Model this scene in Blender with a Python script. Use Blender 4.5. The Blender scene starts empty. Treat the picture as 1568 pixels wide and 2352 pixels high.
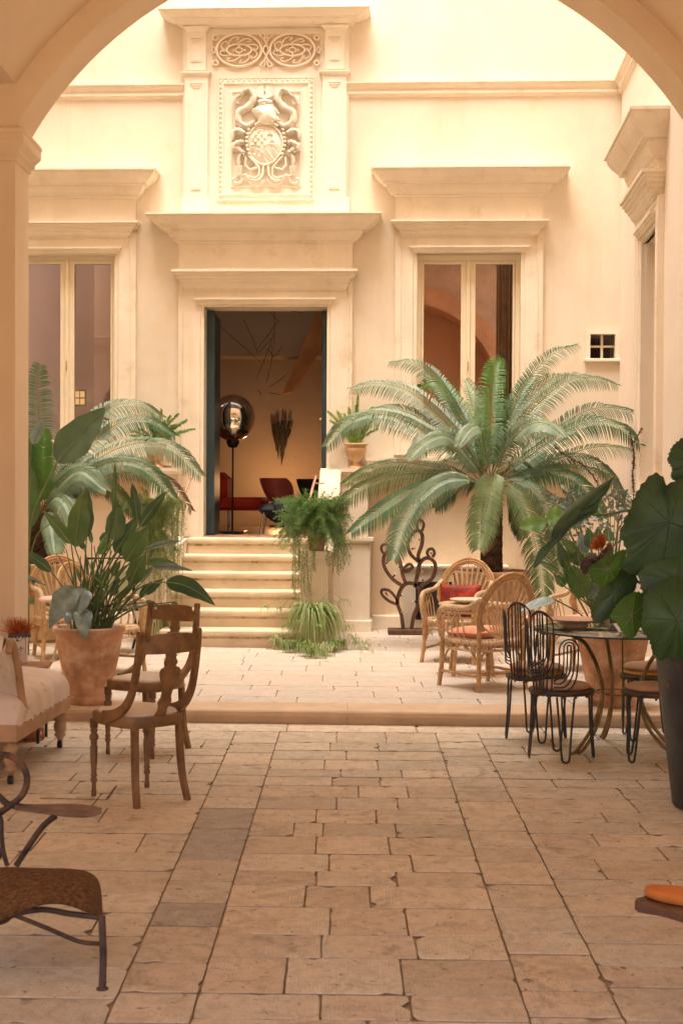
import bpy, math, random
from mathutils import Vector, Matrix, noise
PI = math.pi
rnd = random.Random(11)
sc = bpy.context.scene
C = bpy.data.collections.new("courtyard_scene"); sc.collection.children.link(C)

# ------------------------------------------------------------------ camera
CAM = Vector((0, 0, 1.55)); FL = 3266.0
ROT = Matrix.Rotation(PI/2 - 0.0165, 3, 'X') @ Matrix.Rotation(0.005, 3, 'Z')
cd = bpy.data.cameras.new("camera"); co = bpy.data.objects.new("camera", cd); C.objects.link(co)
co.matrix_world = Matrix.Translation(CAM) @ ROT.to_4x4()
cd.lens = 50.0; cd.sensor_fit = 'VERTICAL'; cd.sensor_height = 36.0; cd.clip_end = 300; cd.clip_start = 0.05
cd.dof.use_dof = True; cd.dof.focus_distance = 11.5; cd.dof.aperture_fstop = 8.0
sc.camera = co
def ray(u, v): return ROT @ Vector(((u-784)/FL, (1176-v)/FL, -1))
def at(u, v, Y):
    d = ray(u, v); return CAM + d*(Y/d.y)
def gr(u, v, z=0.0):
    d = ray(u, v); return CAM + d*((z-CAM.z)/d.z)

# ------------------------------------------------------------------ objects
def tag(o, label=None, cat=None, group=None, kind=None):
    if label: o["label"] = label
    if cat: o["category"] = cat
    if group: o["group"] = group
    if kind: o["kind"] = kind
    return o
def thing(name, label, cat, loc=(0,0,0), rz=0.0, group=None):
    o = bpy.data.objects.new(name, None); C.objects.link(o)
    o.location = loc; o.rotation_euler = (0, 0, rz); o.empty_display_size = .1
    o["_m"] = 1
    del o["_m"]
    return tag(o, label, cat, group)
def wm(o):
    m = Matrix.LocRotScale(o.location, o.rotation_euler, o.scale)
    return (wm(o.parent) @ m) if o.parent else m
def copy_tree(o, parent=None):
    c = o.copy(); C.objects.link(c); c.parent = parent
    for ch in list(o.children): copy_tree(ch, c)
    return c

class MB:
    def __init__(s): s.v = []; s.f = []; s.m = []; s.s = []; s.mi = 0; s.sm = False
    def add(s, vs, fs, sm=None, mi=None):
        b = len(s.v); s.v += [tuple(x) for x in vs]
        for f in fs:
            s.f.append([b+i for i in f]); s.m.append(s.mi if mi is None else mi); s.s.append(s.sm if sm is None else sm)
        return s
    def box(s, x0, x1, y0, y1, z0, z1, M=None):
        vs = [Vector((x, y, z)) for z in (z0, z1) for y in (y0, y1) for x in (x0, x1)]
        if M: vs = [M @ v for v in vs]
        return s.add(vs, [(0,2,3,1),(4,5,7,6),(0,1,5,4),(2,6,7,3),(0,4,6,2),(1,3,7,5)], False)
    def bbox(s, x0, x1, y0, y1, z0, z1, b=.01, M=None):      # box with chamfered edges
        pts = []; 
        for z, i in ((z0, b), (z0+b, 0), (z1-b, 0), (z1, b)):
            xa, xb, ya, yb = x0+i, x1-i, y0+i, y1-i
            c = b
            pts += [(xa+c,ya,z),(xb-c,ya,z),(xb,ya+c,z),(xb,yb-c,z),(xb-c,yb,z),(xa+c,yb,z),(xa,yb-c,z),(xa,ya+c,z)]
        pts = [Vector(p) for p in pts]
        if M: pts = [M @ p for p in pts]
        fs = [tuple(range(7,-1,-1)), tuple(range(24,32))]
        for k in range(3):
            for i in range(8):
                j = (i+1) % 8; fs.append((k*8+i, k*8+j, k*8+8+j, k*8+8+i))
        return s.add(pts, fs, False)
    def tube(s, pts, r, n=8, cap=True, closed=False, flat=1.0):
        pts = [Vector(p) for p in pts]; N = len(pts)
        rs = r if isinstance(r, (list, tuple)) else [r]*N
        ref = None; vs = []; 
        for i, p in enumerate(pts):
            if closed: t = pts[(i+1) % N]-pts[i-1]
            else: t = pts[min(i+1, N-1)]-pts[max(i-1, 0)]
            if t.length < 1e-9: t = Vector((0,0,1))
            t.normalize()
            if ref is None:
                ref = Vector((0,0,1)) if abs(t.z) < .9 else Vector((1,0,0))
            a = ref - t*ref.dot(t)
            if a.length < 1e-6: a = t.orthogonal()
            a.normalize(); b = t.cross(a); ref = a
            for k in range(n):
                w = 2*PI*k/n; vs.append(p + (a*math.cos(w)*flat + b*math.sin(w))*rs[i])
        fs = []
        for i in range(N if closed else N-1):
            j = (i+1) % N
            for k in range(n):
                l = (k+1) % n; fs.append((i*n+k, i*n+l, j*n+l, j*n+k))
        s.add(vs, fs, True)
        if cap and not closed:
            s.add(vs[:n], [tuple(range(n-1,-1,-1))], False); s.add(vs[-n:], [tuple(range(n))], False)
        return s
    def lathe(s, prof, n=32, M=None, sm=True, squash=None):
        vs = []
        for (r, z) in prof:
            for k in range(n):
                w = 2*PI*k/n
                p = Vector((r*math.cos(w), r*math.sin(w), z))
                if M: p = M @ p
                vs.append(p)
        fs = []
        for i in range(len(prof)-1):
            for k in range(n):
                l = (k+1) % n; fs.append((i*n+k, i*n+l, (i+1)*n+l, (i+1)*n+k))
        s.add(vs, fs, sm)
        return s
    def prism(s, outline, y0, y1, M=None):       # outline in xz, extruded along y
        n = len(outline); vs = [Vector((x, y0, z)) for x, z in outline] + [Vector((x, y1, z)) for x, z in outline]
        if M: vs = [M @ v for v in vs]
        fs = [tuple(range(n)), tuple(range(2*n-1, n-1, -1))] + [(i, n+i, n+(i+1) % n, (i+1) % n) for i in range(n)]
        return s.add(vs, fs, False)
    def loft(s, rows, sm=True, closed=False):
        n = len(rows[0]); vs = [p for r in rows for p in r]; fs = []
        for i in range(len(rows)-1):
            for k in range(n if closed else n-1):
                l = (k+1) % n; fs.append((i*n+k, i*n+l, (i+1)*n+l, (i+1)*n+k))
        return s.add(vs, fs, sm)
    def blob(s, c, r, sz=(1,1,1), n=10, M=None):
        prof = [(math.sin(PI*i/(n-2))*1.0, -math.cos(PI*i/(n-2))) for i in range(n-1)]
        T = Matrix.Translation(c) @ (M.to_4x4() if M else Matrix.Identity(4)) @ Matrix.Diagonal((r*sz[0], r*sz[1], r*sz[2], 1))
        return s.lathe(prof, n+2, T)
    def build(s, name, mats, parent=None, world=False, auto=None, fix=True):
        me = bpy.data.meshes.new(name)
        vs = s.v
        if world and parent is not None:
            inv = wm(parent).inverted(); vs = [inv @ Vector(v) for v in vs]
        me.from_pydata([tuple(v) for v in vs], [], s.f)
        if not isinstance(mats, (list, tuple)): mats = [mats]
        for m in mats: me.materials.append(m)
        me.polygons.foreach_set("material_index", s.m); me.polygons.foreach_set("use_smooth", s.s)
        me.update()
        if auto is not None: 
            try: me.set_sharp_from_angle(angle=auto)
            except Exception: pass
        o = bpy.data.objects.new(name, me); C.objects.link(o)
        if parent is not None: o.parent = parent
        return o

def bez(p0, p1, p2, p3, n):
    out = []
    for i in range(n+1):
        t = i/n; a = 1-t
        out.append(p0*a*a*a + p1*3*a*a*t + p2*3*a*t*t + p3*t*t*t)
    return out
def smoothpath(pts, n=6):                        # Catmull-Rom
    pts = [Vector(p) for p in pts]; P = [2*pts[0]-pts[1]] + pts + [2*pts[-1]-pts[-2]]; out = []
    for i in range(1, len(P)-2):
        for k in range(n):
            t = k/n
            out.append(.5*((2*P[i]) + (P[i+1]-P[i-1])*t + (2*P[i-1]-5*P[i]+4*P[i+1]-P[i+2])*t*t + (-P[i-1]+3*P[i]-3*P[i+1]+P[i+2])*t**3))
    out.append(pts[-1]); return out

# ------------------------------------------------------------------ materials
MATS = {}
def mat(name, col, rough=.7, var=.12, scale=3.0, bump=0.0, bscale=40.0, spec=.3, metal=0.0, col2=None, detail=6, stains=None, streak=None, attr=False, trans=0, sss=0, coat=0, bdist=.004):
    if name in MATS: return MATS[name]
    m = bpy.data.materials.new(name); m.use_nodes = True; nt = m.node_tree; N = nt.nodes; L = nt.links
    b = N["Principled BSDF"]; b.inputs["Roughness"].default_value = rough
    b.inputs["Specular IOR Level"].default_value = spec; b.inputs["Metallic"].default_value = metal
    if coat: b.inputs["Coat Weight"].default_value = coat; b.inputs["Coat Roughness"].default_value = .2
    tc = N.new("ShaderNodeTexCoord"); 
    nz = N.new("ShaderNodeTexNoise"); nz.inputs["Scale"].default_value = scale; nz.inputs["Detail"].default_value = detail; nz.inputs["Roughness"].default_value = .62
    L.new(tc.outputs["Object"], nz.inputs["Vector"])
    cr = N.new("ShaderNodeValToRGB"); c2 = col2 or tuple(max(0, c*(1-var*2.2)) for c in col)
    cr.color_ramp.elements[0].position = .32; cr.color_ramp.elements[1].position = .68
    cr.color_ramp.elements[0].color = (*c2, 1); cr.color_ramp.elements[1].color = (*[min(1, c*(1+var*.5)) for c in col], 1)
    L.new(nz.outputs["Fac"], cr.inputs["Fac"]); out = cr.outputs["Color"]
    if stains:
        scol, ssc, lo, hi = stains
        n2 = N.new("ShaderNodeTexNoise"); n2.inputs["Scale"].default_value = ssc; n2.inputs["Detail"].default_value = 9; n2.inputs["Roughness"].default_value = .7
        L.new(tc.outputs["Object"], n2.inputs["Vector"])
        r2 = N.new("ShaderNodeMapRange"); r2.inputs["From Min"].default_value = lo; r2.inputs["From Max"].default_value = hi
        L.new(n2.outputs["Fac"], r2.inputs["Value"])
        mx = N.new("ShaderNodeMix"); mx.data_type = 'RGBA'; L.new(r2.outputs["Result"], mx.inputs["Factor"]); L.new(out, mx.inputs["A"]); mx.inputs["B"].default_value = (*scol, 1)
        out = mx.outputs["Result"]
    if streak:
        scol, amt = streak
        mp = N.new("ShaderNodeMapping"); mp.inputs["Scale"].default_value = (7, 7, .45); L.new(tc.outputs["Object"], mp.inputs["Vector"])
        n4 = N.new("ShaderNodeTexNoise"); n4.inputs["Scale"].default_value = 1.0; n4.inputs["Detail"].default_value = 7; n4.inputs["Roughness"].default_value = .7; L.new(mp.outputs[0], n4.inputs["Vector"])
        n5 = N.new("ShaderNodeTexNoise"); n5.inputs["Scale"].default_value = .7; n5.inputs["Detail"].default_value = 3; L.new(tc.outputs["Object"], n5.inputs["Vector"])
        r4 = N.new("ShaderNodeMapRange"); r4.inputs[1].default_value = .50; r4.inputs[2].default_value = .78; r4.inputs[4].default_value = amt; L.new(n4.outputs["Fac"], r4.inputs[0])
        r5 = N.new("ShaderNodeMapRange"); r5.inputs[1].default_value = .42; r5.inputs[2].default_value = .62; L.new(n5.outputs["Fac"], r5.inputs[0])
        mu = N.new("ShaderNodeMath"); mu.operation = 'MULTIPLY'; L.new(r4.outputs[0], mu.inputs[0]); L.new(r5.outputs[0], mu.inputs[1])
        mx = N.new("ShaderNodeMix"); mx.data_type = 'RGBA'; L.new(mu.outputs[0], mx.inputs["Factor"]); L.new(out, mx.inputs["A"]); mx.inputs["B"].default_value = (*scol, 1)
        out = mx.outputs["Result"]
    if attr:
        a = N.new("ShaderNodeAttribute"); a.attribute_name = "tint"
        mx = N.new("ShaderNodeMix"); mx.data_type = 'RGBA'; mx.blend_type = 'MULTIPLY'; mx.inputs["Factor"].default_value = 1
        L.new(out, mx.inputs["A"]); L.new(a.outputs["Color"], mx.inputs["B"]); out = mx.outputs["Result"]
    L.new(out, b.inputs["Base Color"])
    if bump:
        n3 = N.new("ShaderNodeTexNoise"); n3.inputs["Scale"].default_value = bscale; n3.inputs["Detail"].default_value = 5
        L.new(tc.outputs["Object"], n3.inputs["Vector"])
        bp = N.new("ShaderNodeBump"); bp.inputs["Strength"].default_value = bump; bp.inputs["Distance"].default_value = bdist
        L.new(n3.outputs["Fac"], bp.inputs["Height"]); L.new(bp.outputs["Normal"], b.inputs["Normal"])
    if trans:
        t = N.new("ShaderNodeBsdfTranslucent"); L.new(out, t.inputs["Color"]); ms = N.new("ShaderNodeMixShader"); ms.inputs[0].default_value = trans
        L.new(b.outputs[0], ms.inputs[1]); L.new(t.outputs[0], ms.inputs[2]); L.new(ms.outputs[0], N["Material Output"].inputs["Surface"])
    MATS[name] = m; return m
def glass(name, tint=(.9,.9,.88), op=.25):
    m = bpy.data.materials.new(name); m.use_nodes = True; N = m.node_tree.nodes; L = m.node_tree.links
    N.remove(N["Principled BSDF"])
    g = N.new("ShaderNodeBsdfGlossy"); g.inputs["Roughness"].default_value = .02; g.inputs["Color"].default_value = (1,1,1,1)
    t = N.new("ShaderNodeBsdfTransparent"); t.inputs["Color"].default_value = (*tint, 1)
    fr = N.new("ShaderNodeFresnel"); fr.inputs["IOR"].default_value = 1.5
    ad = N.new("ShaderNodeMath"); ad.operation = 'ADD'; ad.inputs[1].default_value = op; L.new(fr.outputs[0], ad.inputs[0])
    mx = N.new("ShaderNodeMixShader"); L.new(ad.outputs[0], mx.inputs[0]); L.new(t.outputs[0], mx.inputs[1]); L.new(g.outputs[0], mx.inputs[2])
    L.new(mx.outputs[0], N["Material Output"].inputs["Surface"]); return m

STUCCO = mat("cream_stucco", (.79,.695,.555), .85, .07, .9, .25, 25, .15, stains=((.70,.57,.39), 1.3, .52, .78), streak=((.62,.48,.31), .5))
STONE = mat("cream_stone", (.83,.73,.585), .8, .05, 2.5, .2, 60, .2, stains=((.56,.42,.24), 3.0, .56, .82), streak=((.56,.42,.25), .45))
STONEW = mat("pale_carved_stone", (.82,.745,.62), .8, .04, 3, .15, 70, .2)
ORNG = mat("shade_orange_stucco", (.80,.64,.45), .85, .06, 1.1, .25, 25, .15, streak=((.55,.38,.22), .7))  # orange of the dim light under the ledge, put into the stucco colour
HALLM = mat("hall_plaster", (.86,.69,.49), .85, .05, 1.0, .2, 20, .15)
STEPM = mat("worn_step_stone", (.74,.62,.45), .75, .08, 3, .3, 40, .25, stains=((.42,.28,.14), 5.0, .60, .80))
def slabmat(name, base, dark, light, bumpd, s=1.0):
    m = bpy.data.materials.new(name); m.use_nodes = True; nt = m.node_tree; N = nt.nodes; L = nt.links; b = N["Principled BSDF"]
    tc = N.new("ShaderNodeTexCoord"); at_ = N.new("ShaderNodeAttribute"); at_.attribute_name = "tint"; of = N.new("ShaderNodeAttribute"); of.attribute_name = "shift"
    ad = N.new("ShaderNodeVectorMath"); ad.operation = 'ADD'; L.new(tc.outputs["Object"], ad.inputs[0]); L.new(of.outputs["Vector"], ad.inputs[1]); V = ad.outputs[0]
    def nz(sc, det, ro, dist=0):
        n = N.new("ShaderNodeTexNoise"); n.inputs["Scale"].default_value = sc; n.inputs["Detail"].default_value = det; n.inputs["Roughness"].default_value = ro; n.inputs["Distortion"].default_value = dist; L.new(V, n.inputs["Vector"]); return n.outputs["Fac"]
    def mr(f, lo, hi, a_=0, b_=1):
        r = N.new("ShaderNodeMapRange"); r.inputs[1].default_value = lo; r.inputs[2].default_value = hi; r.inputs[3].default_value = a_; r.inputs[4].default_value = b_; L.new(f, r.inputs[0]); return r.outputs[0]
    def mix(fac, A, B, mode='MIX'):
        x = N.new("ShaderNodeMix"); x.data_type = 'RGBA'; x.blend_type = mode
        if isinstance(fac, float): x.inputs["Factor"].default_value = fac
        else: L.new(fac, x.inputs["Factor"])
        for k, q in (("A", A), ("B", B)):
            if isinstance(q, tuple): x.inputs[k].default_value = (*q, 1)
            else: L.new(q, x.inputs[k])
        return x.outputs["Result"]
    big = nz(2.6, 4, .6, .4); med = nz(13, 8, .72, .6); fine = nz(70, 6, .75); pit = nz(30, 3, .5, .8); stain = nz(4.5, 10, .75, 1.2)
    c = mix(mr(big, .35, .65), base, light); c = mix(mr(med, .45, .72, 0, .75), c, dark); c = mix(mr(fine, .40, .75, 0, .5), c, dark)
    c = mix(mr(stain, .54, .72, 0, .85*s), c, tuple(x*.62 for x in dark)); c = mix(mr(pit, .66, .72, 0, .85*s), c, tuple(x*.45 for x in dark))
    c = mix(1.0, c, at_.outputs["Color"], 'MULTIPLY'); L.new(c, b.inputs["Base Color"])
    L.new(mr(med, .3, .7, .48, .78), b.inputs["Roughness"]); b.inputs["Specular IOR Level"].default_value = .35
    h = N.new("ShaderNodeMath"); h.operation = 'ADD'; L.new(mr(fine, .2, .8, 0, .45), h.inputs[0]); L.new(mr(pit, .60, .74, 1, 0), h.inputs[1])
    h2 = N.new("ShaderNodeMath"); h2.operation = 'ADD'; L.new(h.outputs[0], h2.inputs[0]); L.new(mr(med, .3, .7, 0, 1.3), h2.inputs[1])
    wv = N.new("ShaderNodeTexWave"); wv.inputs["Scale"].default_value = 26; wv.inputs["Distortion"].default_value = 6; wv.inputs["Detail"].default_value = 2; wv.inputs["Detail Scale"].default_value = 2; L.new(V, wv.inputs["Vector"])
    h3 = N.new("ShaderNodeMath"); h3.operation = 'MULTIPLY_ADD'; L.new(wv.outputs["Fac"], h3.inputs[0]); L.new(mr(big, .40, .60, 0, .45*s), h3.inputs[1]); L.new(h2.outputs[0], h3.inputs[2])
    bp = N.new("ShaderNodeBump"); bp.inputs["Strength"].default_value = .8; bp.inputs["Distance"].default_value = bumpd; L.new(h3.outputs[0], bp.inputs["Height"]); L.new(bp.outputs["Normal"], b.inputs["Normal"])
    return m
SLAB = slabmat("hall_slab_stone", (.82,.68,.50), (.52,.40,.265), (.88,.77,.60), .006)
SLABT = slabmat("terrace_slab_stone", (.63,.54,.44), (.50,.41,.31), (.69,.60,.51), .002, .5)
GROUT = mat("dark_grout", (.15,.09,.05), .95, .2, 1.6, col2=(.42,.31,.20))
GROUTP = mat("pale_grout", (.45,.33,.22), .95, .2, 9)
TERRA = mat("terracotta", (.55,.31,.18), .88, .2, 5.0, .3, 60, .15, stains=((.68,.48,.34), 6, .46, .68))
R_ = math.radians; SKY, SUN, EXPO = .14, 1.4, 2.25
# ================================================================== FACADE FRAME
FRZ = -0.05; FO = Vector(((609-784)/FL*14.8, 14.8, 0))
fac = thing("palace_facade", "cream stucco courtyard facade with carved stone door, tall windows and coat of arms", "building", FO, FRZ)
RW_O = None
class Frame:
    def __init__(s, o, rz): s.o = Vector(o); s.rz = rz; s.inv = Matrix.Rotation(-rz, 3, 'Z')
    def px(s, u, v, off=0.0):                  # pixel -> local (x, z) on the plane off in front of the wall
        o = s.inv @ (CAM - s.o); d = s.inv @ ray(u, v); t = (-off - o.y)/d.y; p = o + d*t
        return p.x, p.z
    def rz4(s): return Matrix.Translation(s.o) @ Matrix.Rotation(s.rz, 4, 'Z')
    def w(s, x, y, z): return s.rz4() @ Vector((x, y, z))
FF = Frame(FO, FRZ)
T = 0.093                                       # terrace level
SILL = T + 0.945

def loft3(mb, x0, x1, prof, ytop=0.02, base=0.0):
    n = len(prof); vs = []
    for p, z in prof: e = max(p-base, -.0); vs += [(x0-e, ytop, z), (x0-e, -p, z), (x1+e, -p, z), (x1+e, ytop, z)]
    fs = []
    for i in range(n-1):
        for k in range(3): fs.append((i*4+k, i*4+k+1, i*4+5+k, i*4+4+k))
    fs.append((0, 3, 2, 1)); b = (n-1)*4; fs.append((b, b+1, b+2, b+3))
    mb.add(vs, fs, False)
CORN = [(1,0),(1,.07),(.92,.09),(.9,.16),(.84,.24),(.74,.34),(.6,.44),(.52,.50),(.52,.56),(.36,.57),(.33,.66),(.27,.78),(.16,.88),(.08,.90),(.08,.95),(0,1)]
CROWN = [(1,0),(1,.13),(.84,.15),(.84,.27),(.70,.30),(.70,.42),(.58,.44),(.5,.52),(.5,.60),(.40,.62),(.36,.74),(.22,.88),(.14,.90),(.14,.96),(0,1)]
SMALL = [(1,0),(1,.30),(.7,.34),(.55,.62),(.3,.66),(.2,.95),(0,1)]
def mould(mb, x0, x1, ztop, zbot, P, base, prof):
    loft3(mb, x0, x1, [(base + P*p, ztop + (zbot-ztop)*t) for p, t in prof], base=base)
def archi(mb, x0, x1, z0, z1, prof):
    vs = []; 
    for d, p in prof: vs += [(x0-d, -p, z0), (x0-d, -p, z1+d), (x1+d, -p, z1+d), (x1+d, -p, z0)]
    fs = []
    for i in range(len(prof)-1):
        for k in range(3): fs.append((i*4+k, i*4+k+1, i*4+5+k, i*4+4+k))
    mb.add(vs, fs, False)
def holed(mb, x0, x1, z0, z1, holes, y=0.0, rev=.32):
    xs = sorted({x0, x1, *[h[0] for h in holes], *[h[1] for h in holes]}); zs = sorted({z0, z1, *[h[2] for h in holes], *[h[3] for h in holes]})
    for i in range(len(xs)-1):
        for j in range(len(zs)-1):
            cx, cz = (xs[i]+xs[i+1])/2, (zs[j]+zs[j+1])/2
            if any(h[0] < cx < h[1] and h[2] < cz < h[3] for h in holes): continue
            mb.add([(xs[i],y,zs[j]),(xs[i+1],y,zs[j]),(xs[i+1],y,zs[j+1]),(xs[i],y,zs[j+1])], [(0,1,2,3)], False)
    for a, b, c, d in holes:
        mb.add([(a,y,c),(b,y,c),(b,y,d),(a,y,d),(a,y+rev,c),(b,y+rev,c),(b,y+rev,d),(a,y+rev,d)], [(0,4,5,1),(1,5,6,2),(2,6,7,3),(3,7,4,0)], False)

def span(u0, u1, v, off=0, fr=None):
    fr = fr or FF; return fr.px(u0, v, off)[0], fr.px(u1, v, off)[0]
def zz(u, v, off=0, fr=None): return (fr or FF).px(u, v, off)[1]

# openings (local x, z)
dx0, dx1 = span(469, 750, 970); dz1 = zz(609, 706); DOOR = (dx0, dx1, SILL, dz1)
rx0, rx1 = span(957, 1194, 700); rz1_ = zz(1075, 583); WINR = (rx0, rx1, zz(1075, 1045), rz1_)
ww = rx1-rx0; lx1 = FF.px(265, 700)[0]; WINL = (lx1-ww, lx1, WINR[2], zz(200, 583))
sx0, sx1 = span(1354, 1411, 795); SMW = (sx0, sx1, zz(1380, 824), zz(1380, 768))
ux0, ux1 = span(508, 726, 0); UPW = (ux0, ux1, zz(609, 6), zz(609, 6)+2.0)
xc = FF.px(1423, 600)[0]                        # corner with the right wall
mb = MB(); XL = -3.35
strz = zz(1100, 190), zz(1100, 222)
holed(mb, XL, xc, 0, 13.0, [DOOR, WINR, WINL, SMW, UPW])
mb.build("wall", STUCCO, fac)

def window_surround(fr, parent, wx0, wx1, wz1, zb, corn, crown, small, stone=STONE):
    """corn/crown/small = (v_top, v_bot) pairs given as world z already"""
    cx = (wx0+wx1)/2
    m = MB(); hw = (wx1-wx0)/2
    # architrave
    archi(m, wx0, wx1, zb, wz1, [(0,-.03),(0,.03),(.035,.035),(.045,.05),(.16,.052),(.165,.064),(.175,.064),(.18,.055),(.225,.055),(.23,.0)])
    m.build("architrave", stone, parent)
    m = MB(); mould(m, cx-hw-.035, cx+hw+.035, small[0], small[1], .045, .055, SMALL)
    mould(m, cx-hw-.13, cx+hw+.13, crown[0], crown[1], .14, .057, CROWN)
    m.build("lintel_moulding", stone, parent)
    m = MB(); m.box(cx-hw-.225, cx+hw+.225, -.050, .01, crown[0]-.005, corn[1]+.01)
    m.build("frieze", stone, parent)
    m = MB(); mould(m, cx-hw-.225, cx+hw+.225, corn[0], corn[1], .25, .06, CORN)
    m.build("cornice", stone, parent)
ZC = (zz(1075, 380, .3), zz(1075, 452, .06)); ZK = (zz(1075, 503, .19), zz(1075, 545, .06)); ZS = (zz(1075, 563, .1), zz(1075, 580, .06))
window_surround(FF, fac, WINR[0], WINR[1], WINR[3], WINR[2], ZC, ZK, ZS)
window_surround(FF, fac, WINL[0], WINL[1], WINR[3]-.004, WINL[2], ZC, ZK, ZS)
# door surround
m = MB(); archi(m, DOOR[0], DOOR[1], SILL, DOOR[3], [(0,-.03),(0,.03),(.03,.036),(.04,.05),(.215,.052),(.22,.064),(.232,.064),(.238,.055),(.262,.055),(.267,.0)]); m.build("door_architrave", STONE, fac)
dc = (DOOR[0]+DOOR[1])/2; dh = (DOOR[1]-DOOR[0])/2
DK = (zz(609, 617, .2), zz(609, 669, .06)); DS = (zz(609, 683, .1), zz(609, 700, .06)); DC = (zz(609, 486, .36), zz(609, 560, .06))
m = MB(); mould(m, dc-dh-.04, dc+dh+.04, DS[0], DS[1], .05, .055, SMALL); mould(m, dc-dh-.165, dc+dh+.165, DK[0], DK[1], .15, .057, CROWN); m.build("door_lintel_moulding", STONE, fac)
m = MB(); m.box(dc-dh-.262, dc+dh+.262, -.05, .01, DK[0]-.005, DC[1]+.01); m.build("door_frieze", STONE, fac)
m = MB(); mould(m, dc-dh-.262, dc+dh+.262, DC[0], DC[1], .30, .06, CORN); m.build("door_cornice", STONE, fac)
# string course, interrupted by the aedicule
pl0, pl1 = span(423, 478, 320, .08); pr0, pr1 = span(739, 795, 320, .08)
sp = [(.02,0),(.085,.0),(.085,.10),(.07,.14),(.06,.3),(.035,.5),(.03,.62),(.045,.66),(.045,.80),(.02,.86),(.0,1)]
def strip(mb, x0, x1, z0, z1):
    rows = []
    for p, t in sp: rows.append([(x0,-p,z0+(z1-z0)*t),(x1,-p,z0+(z1-z0)*t)])
    mb.loft(rows, False)
m = MB(); strip(m, XL, pl0, *strz); m.build("string_course", STONE, fac); m = MB(); strip(m, pr1, xc-.02, *strz); m.build("string_course", STONE, fac)
# lower ledge under the windows and its plinth
lg0 = zz(960, 1052, .22); lg1 = zz(960, 1076, .2)
m = MB(); a, b = span(843, 1330, 1060, .2)
loft3(m, a, b, [(.22, lg0), (.22, lg0-.03), (.20, lg0-.035), (.19, lg1+.02), (.15, lg1), (.10, lg1-.02), (.0, lg1-.07)], base=.21)
m.build("window_ledge", STONE, fac); m = MB(); a, b = span(60, 393, 1060, .2)
loft3(m, a-1, b, [(.22, lg0), (.22, lg0-.03), (.20, lg0-.035), (.19, lg1+.02), (.15, lg1), (.10, lg1-.02), (.0, lg1-.07)], base=.21)
m.build("window_ledge", STONE, fac)
m = MB(); m.bbox(FF.px(853,1420,.06)[0], xc-.01, -.06, .02, T-.02, T+.15, .012); m.build("plinth", STONE, fac); m = MB(); m.bbox(XL+.02, FF.px(330,1420,.06)[0], -.06, .02, T-.02, T+.15, .012); m.build("plinth", STONE, fac)
# the dado below the ledge: thin sheet with the weaker light's orange in its colour
m = MB(); m.box(FF.px(853,1420,0)[0], xc-.012, -.012, .02, T+.15, lg1-.03); m.build("lower_wall_shade", ORNG, fac); m = MB(); m.box(XL+.02, FF.px(330,1420,0)[0], -.012, .02, T+.15, lg1-.03); m.build("lower_wall_shade", ORNG, fac)

# windows
WOOD = mat("cream_painted_wood", (.84,.73,.53), .5, .04, 4, 0, spec=.4)
PANE = glass("window_glass", (.88,.78,.70), -.03)
PANEL = glass("window_glass_reflective", (.86,.74,.74), .17)
BRASS = mat("brass", (.75,.5,.2), .3, .1, 5, metal=1)
def casement(parent, x0, x1, z0, z1, name="window", pane=PANE):
    y0, y1 = .10, .17; f = .045; c = (x0+x1)/2
    m = MB()
    m.box(x0, x0+f, y0, y1, z0, z1); m.box(x1-f, x1, y0, y1, z0, z1); m.box(x0+f, x1-f, y0, y1, z1-f-.01, z1); m.box(x0+f, x1-f, y0, y1, z0, z0+f)
    w = m.build(name, WOOD, parent)
    m = MB(); m.tube([(c, y0-.03, z0+(z1-z0)*.42), (c, y0-.035, z0+(z1-z0)*.42+.10)], .006, 6); m.tube([(c, y0-.012, z0+(z1-z0)*.42+.03), (c, y0-.032, z0+(z1-z0)*.42+.03)], .005, 6); m.build("handle", BRASS, w)
    m = MB(); g = .004
    for s0, s1, mid in ((x0+f+g, c-.002, 1), (c+.002, x1-f-g, 0)):
        a0 = .022 if mid else .072; b0 = .072 if mid else .022
        m.box(s0, s0+a0, y0+.008, y1-.012, z0+f+g, z1-f-.014); m.box(s1-b0, s1, y0+.008, y1-.012, z0+f+g, z1-f-.014)
        m.box(s0+a0, s1-b0, y0+.008, y1-.012, z1-f-.045, z1-f-.014); m.box(s0+a0, s1-b0, y0+.008, y1-.012, z0+f+g, z0+f+.10)
    m.bbox(c-.022, c+.022, y0-.012, y0+.008, z0+f, z1-f-.012, .006)
    m.build("sash", WOOD, w)
    m = MB(); m.add([(x0+f+.02, y0+.04, z0+f+.08), (x1-f-.02, y0+.04, z0+f+.08), (x1-f-.02, y0+.04, z1-f-.03), (x0+f+.02, y0+.04, z1-f-.03)], [(0,1,2,3)]); m.build("pane", pane, w)
casement(fac, *WINR); casement(fac, *WINL, pane=PANEL); casement(fac, *UPW, pane=PANEL)
# little barred window
m = MB(); a, b, c, d = SMW
for q in ((a-.045, a, c-.03, d+.045), (b, b+.045, c-.03, d+.045), (a, b, d, d+.045)): m.box(q[0], q[1], -.022, .02, q[2], q[3])
m.bbox(a-.06, b+.06, -.05, .02, c-.035, c, .006); fr = m.build("small_window", STONE, fac)
m = MB(); m.box((a+b)/2-.012, (a+b)/2+.012, .05, .075, c, d); m.box(a, b, .052, .073, c+(d-c)*.52-.01, c+(d-c)*.52+.01); m.build("glazing_bar", WOOD, fr)
m = MB(); m.add([(a,.09,c),(b,.09,c),(b,.09,d),(a,.09,d)], [(0,1,2,3)]); m.build("pane", PANE, fr)
m = MB(); m.box(a-.1, b+.1, .33, .9, c-.1, d+.1); m.build("window_recess", mat("dark_recess", (.07,.05,.04), .9), fr)

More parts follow.
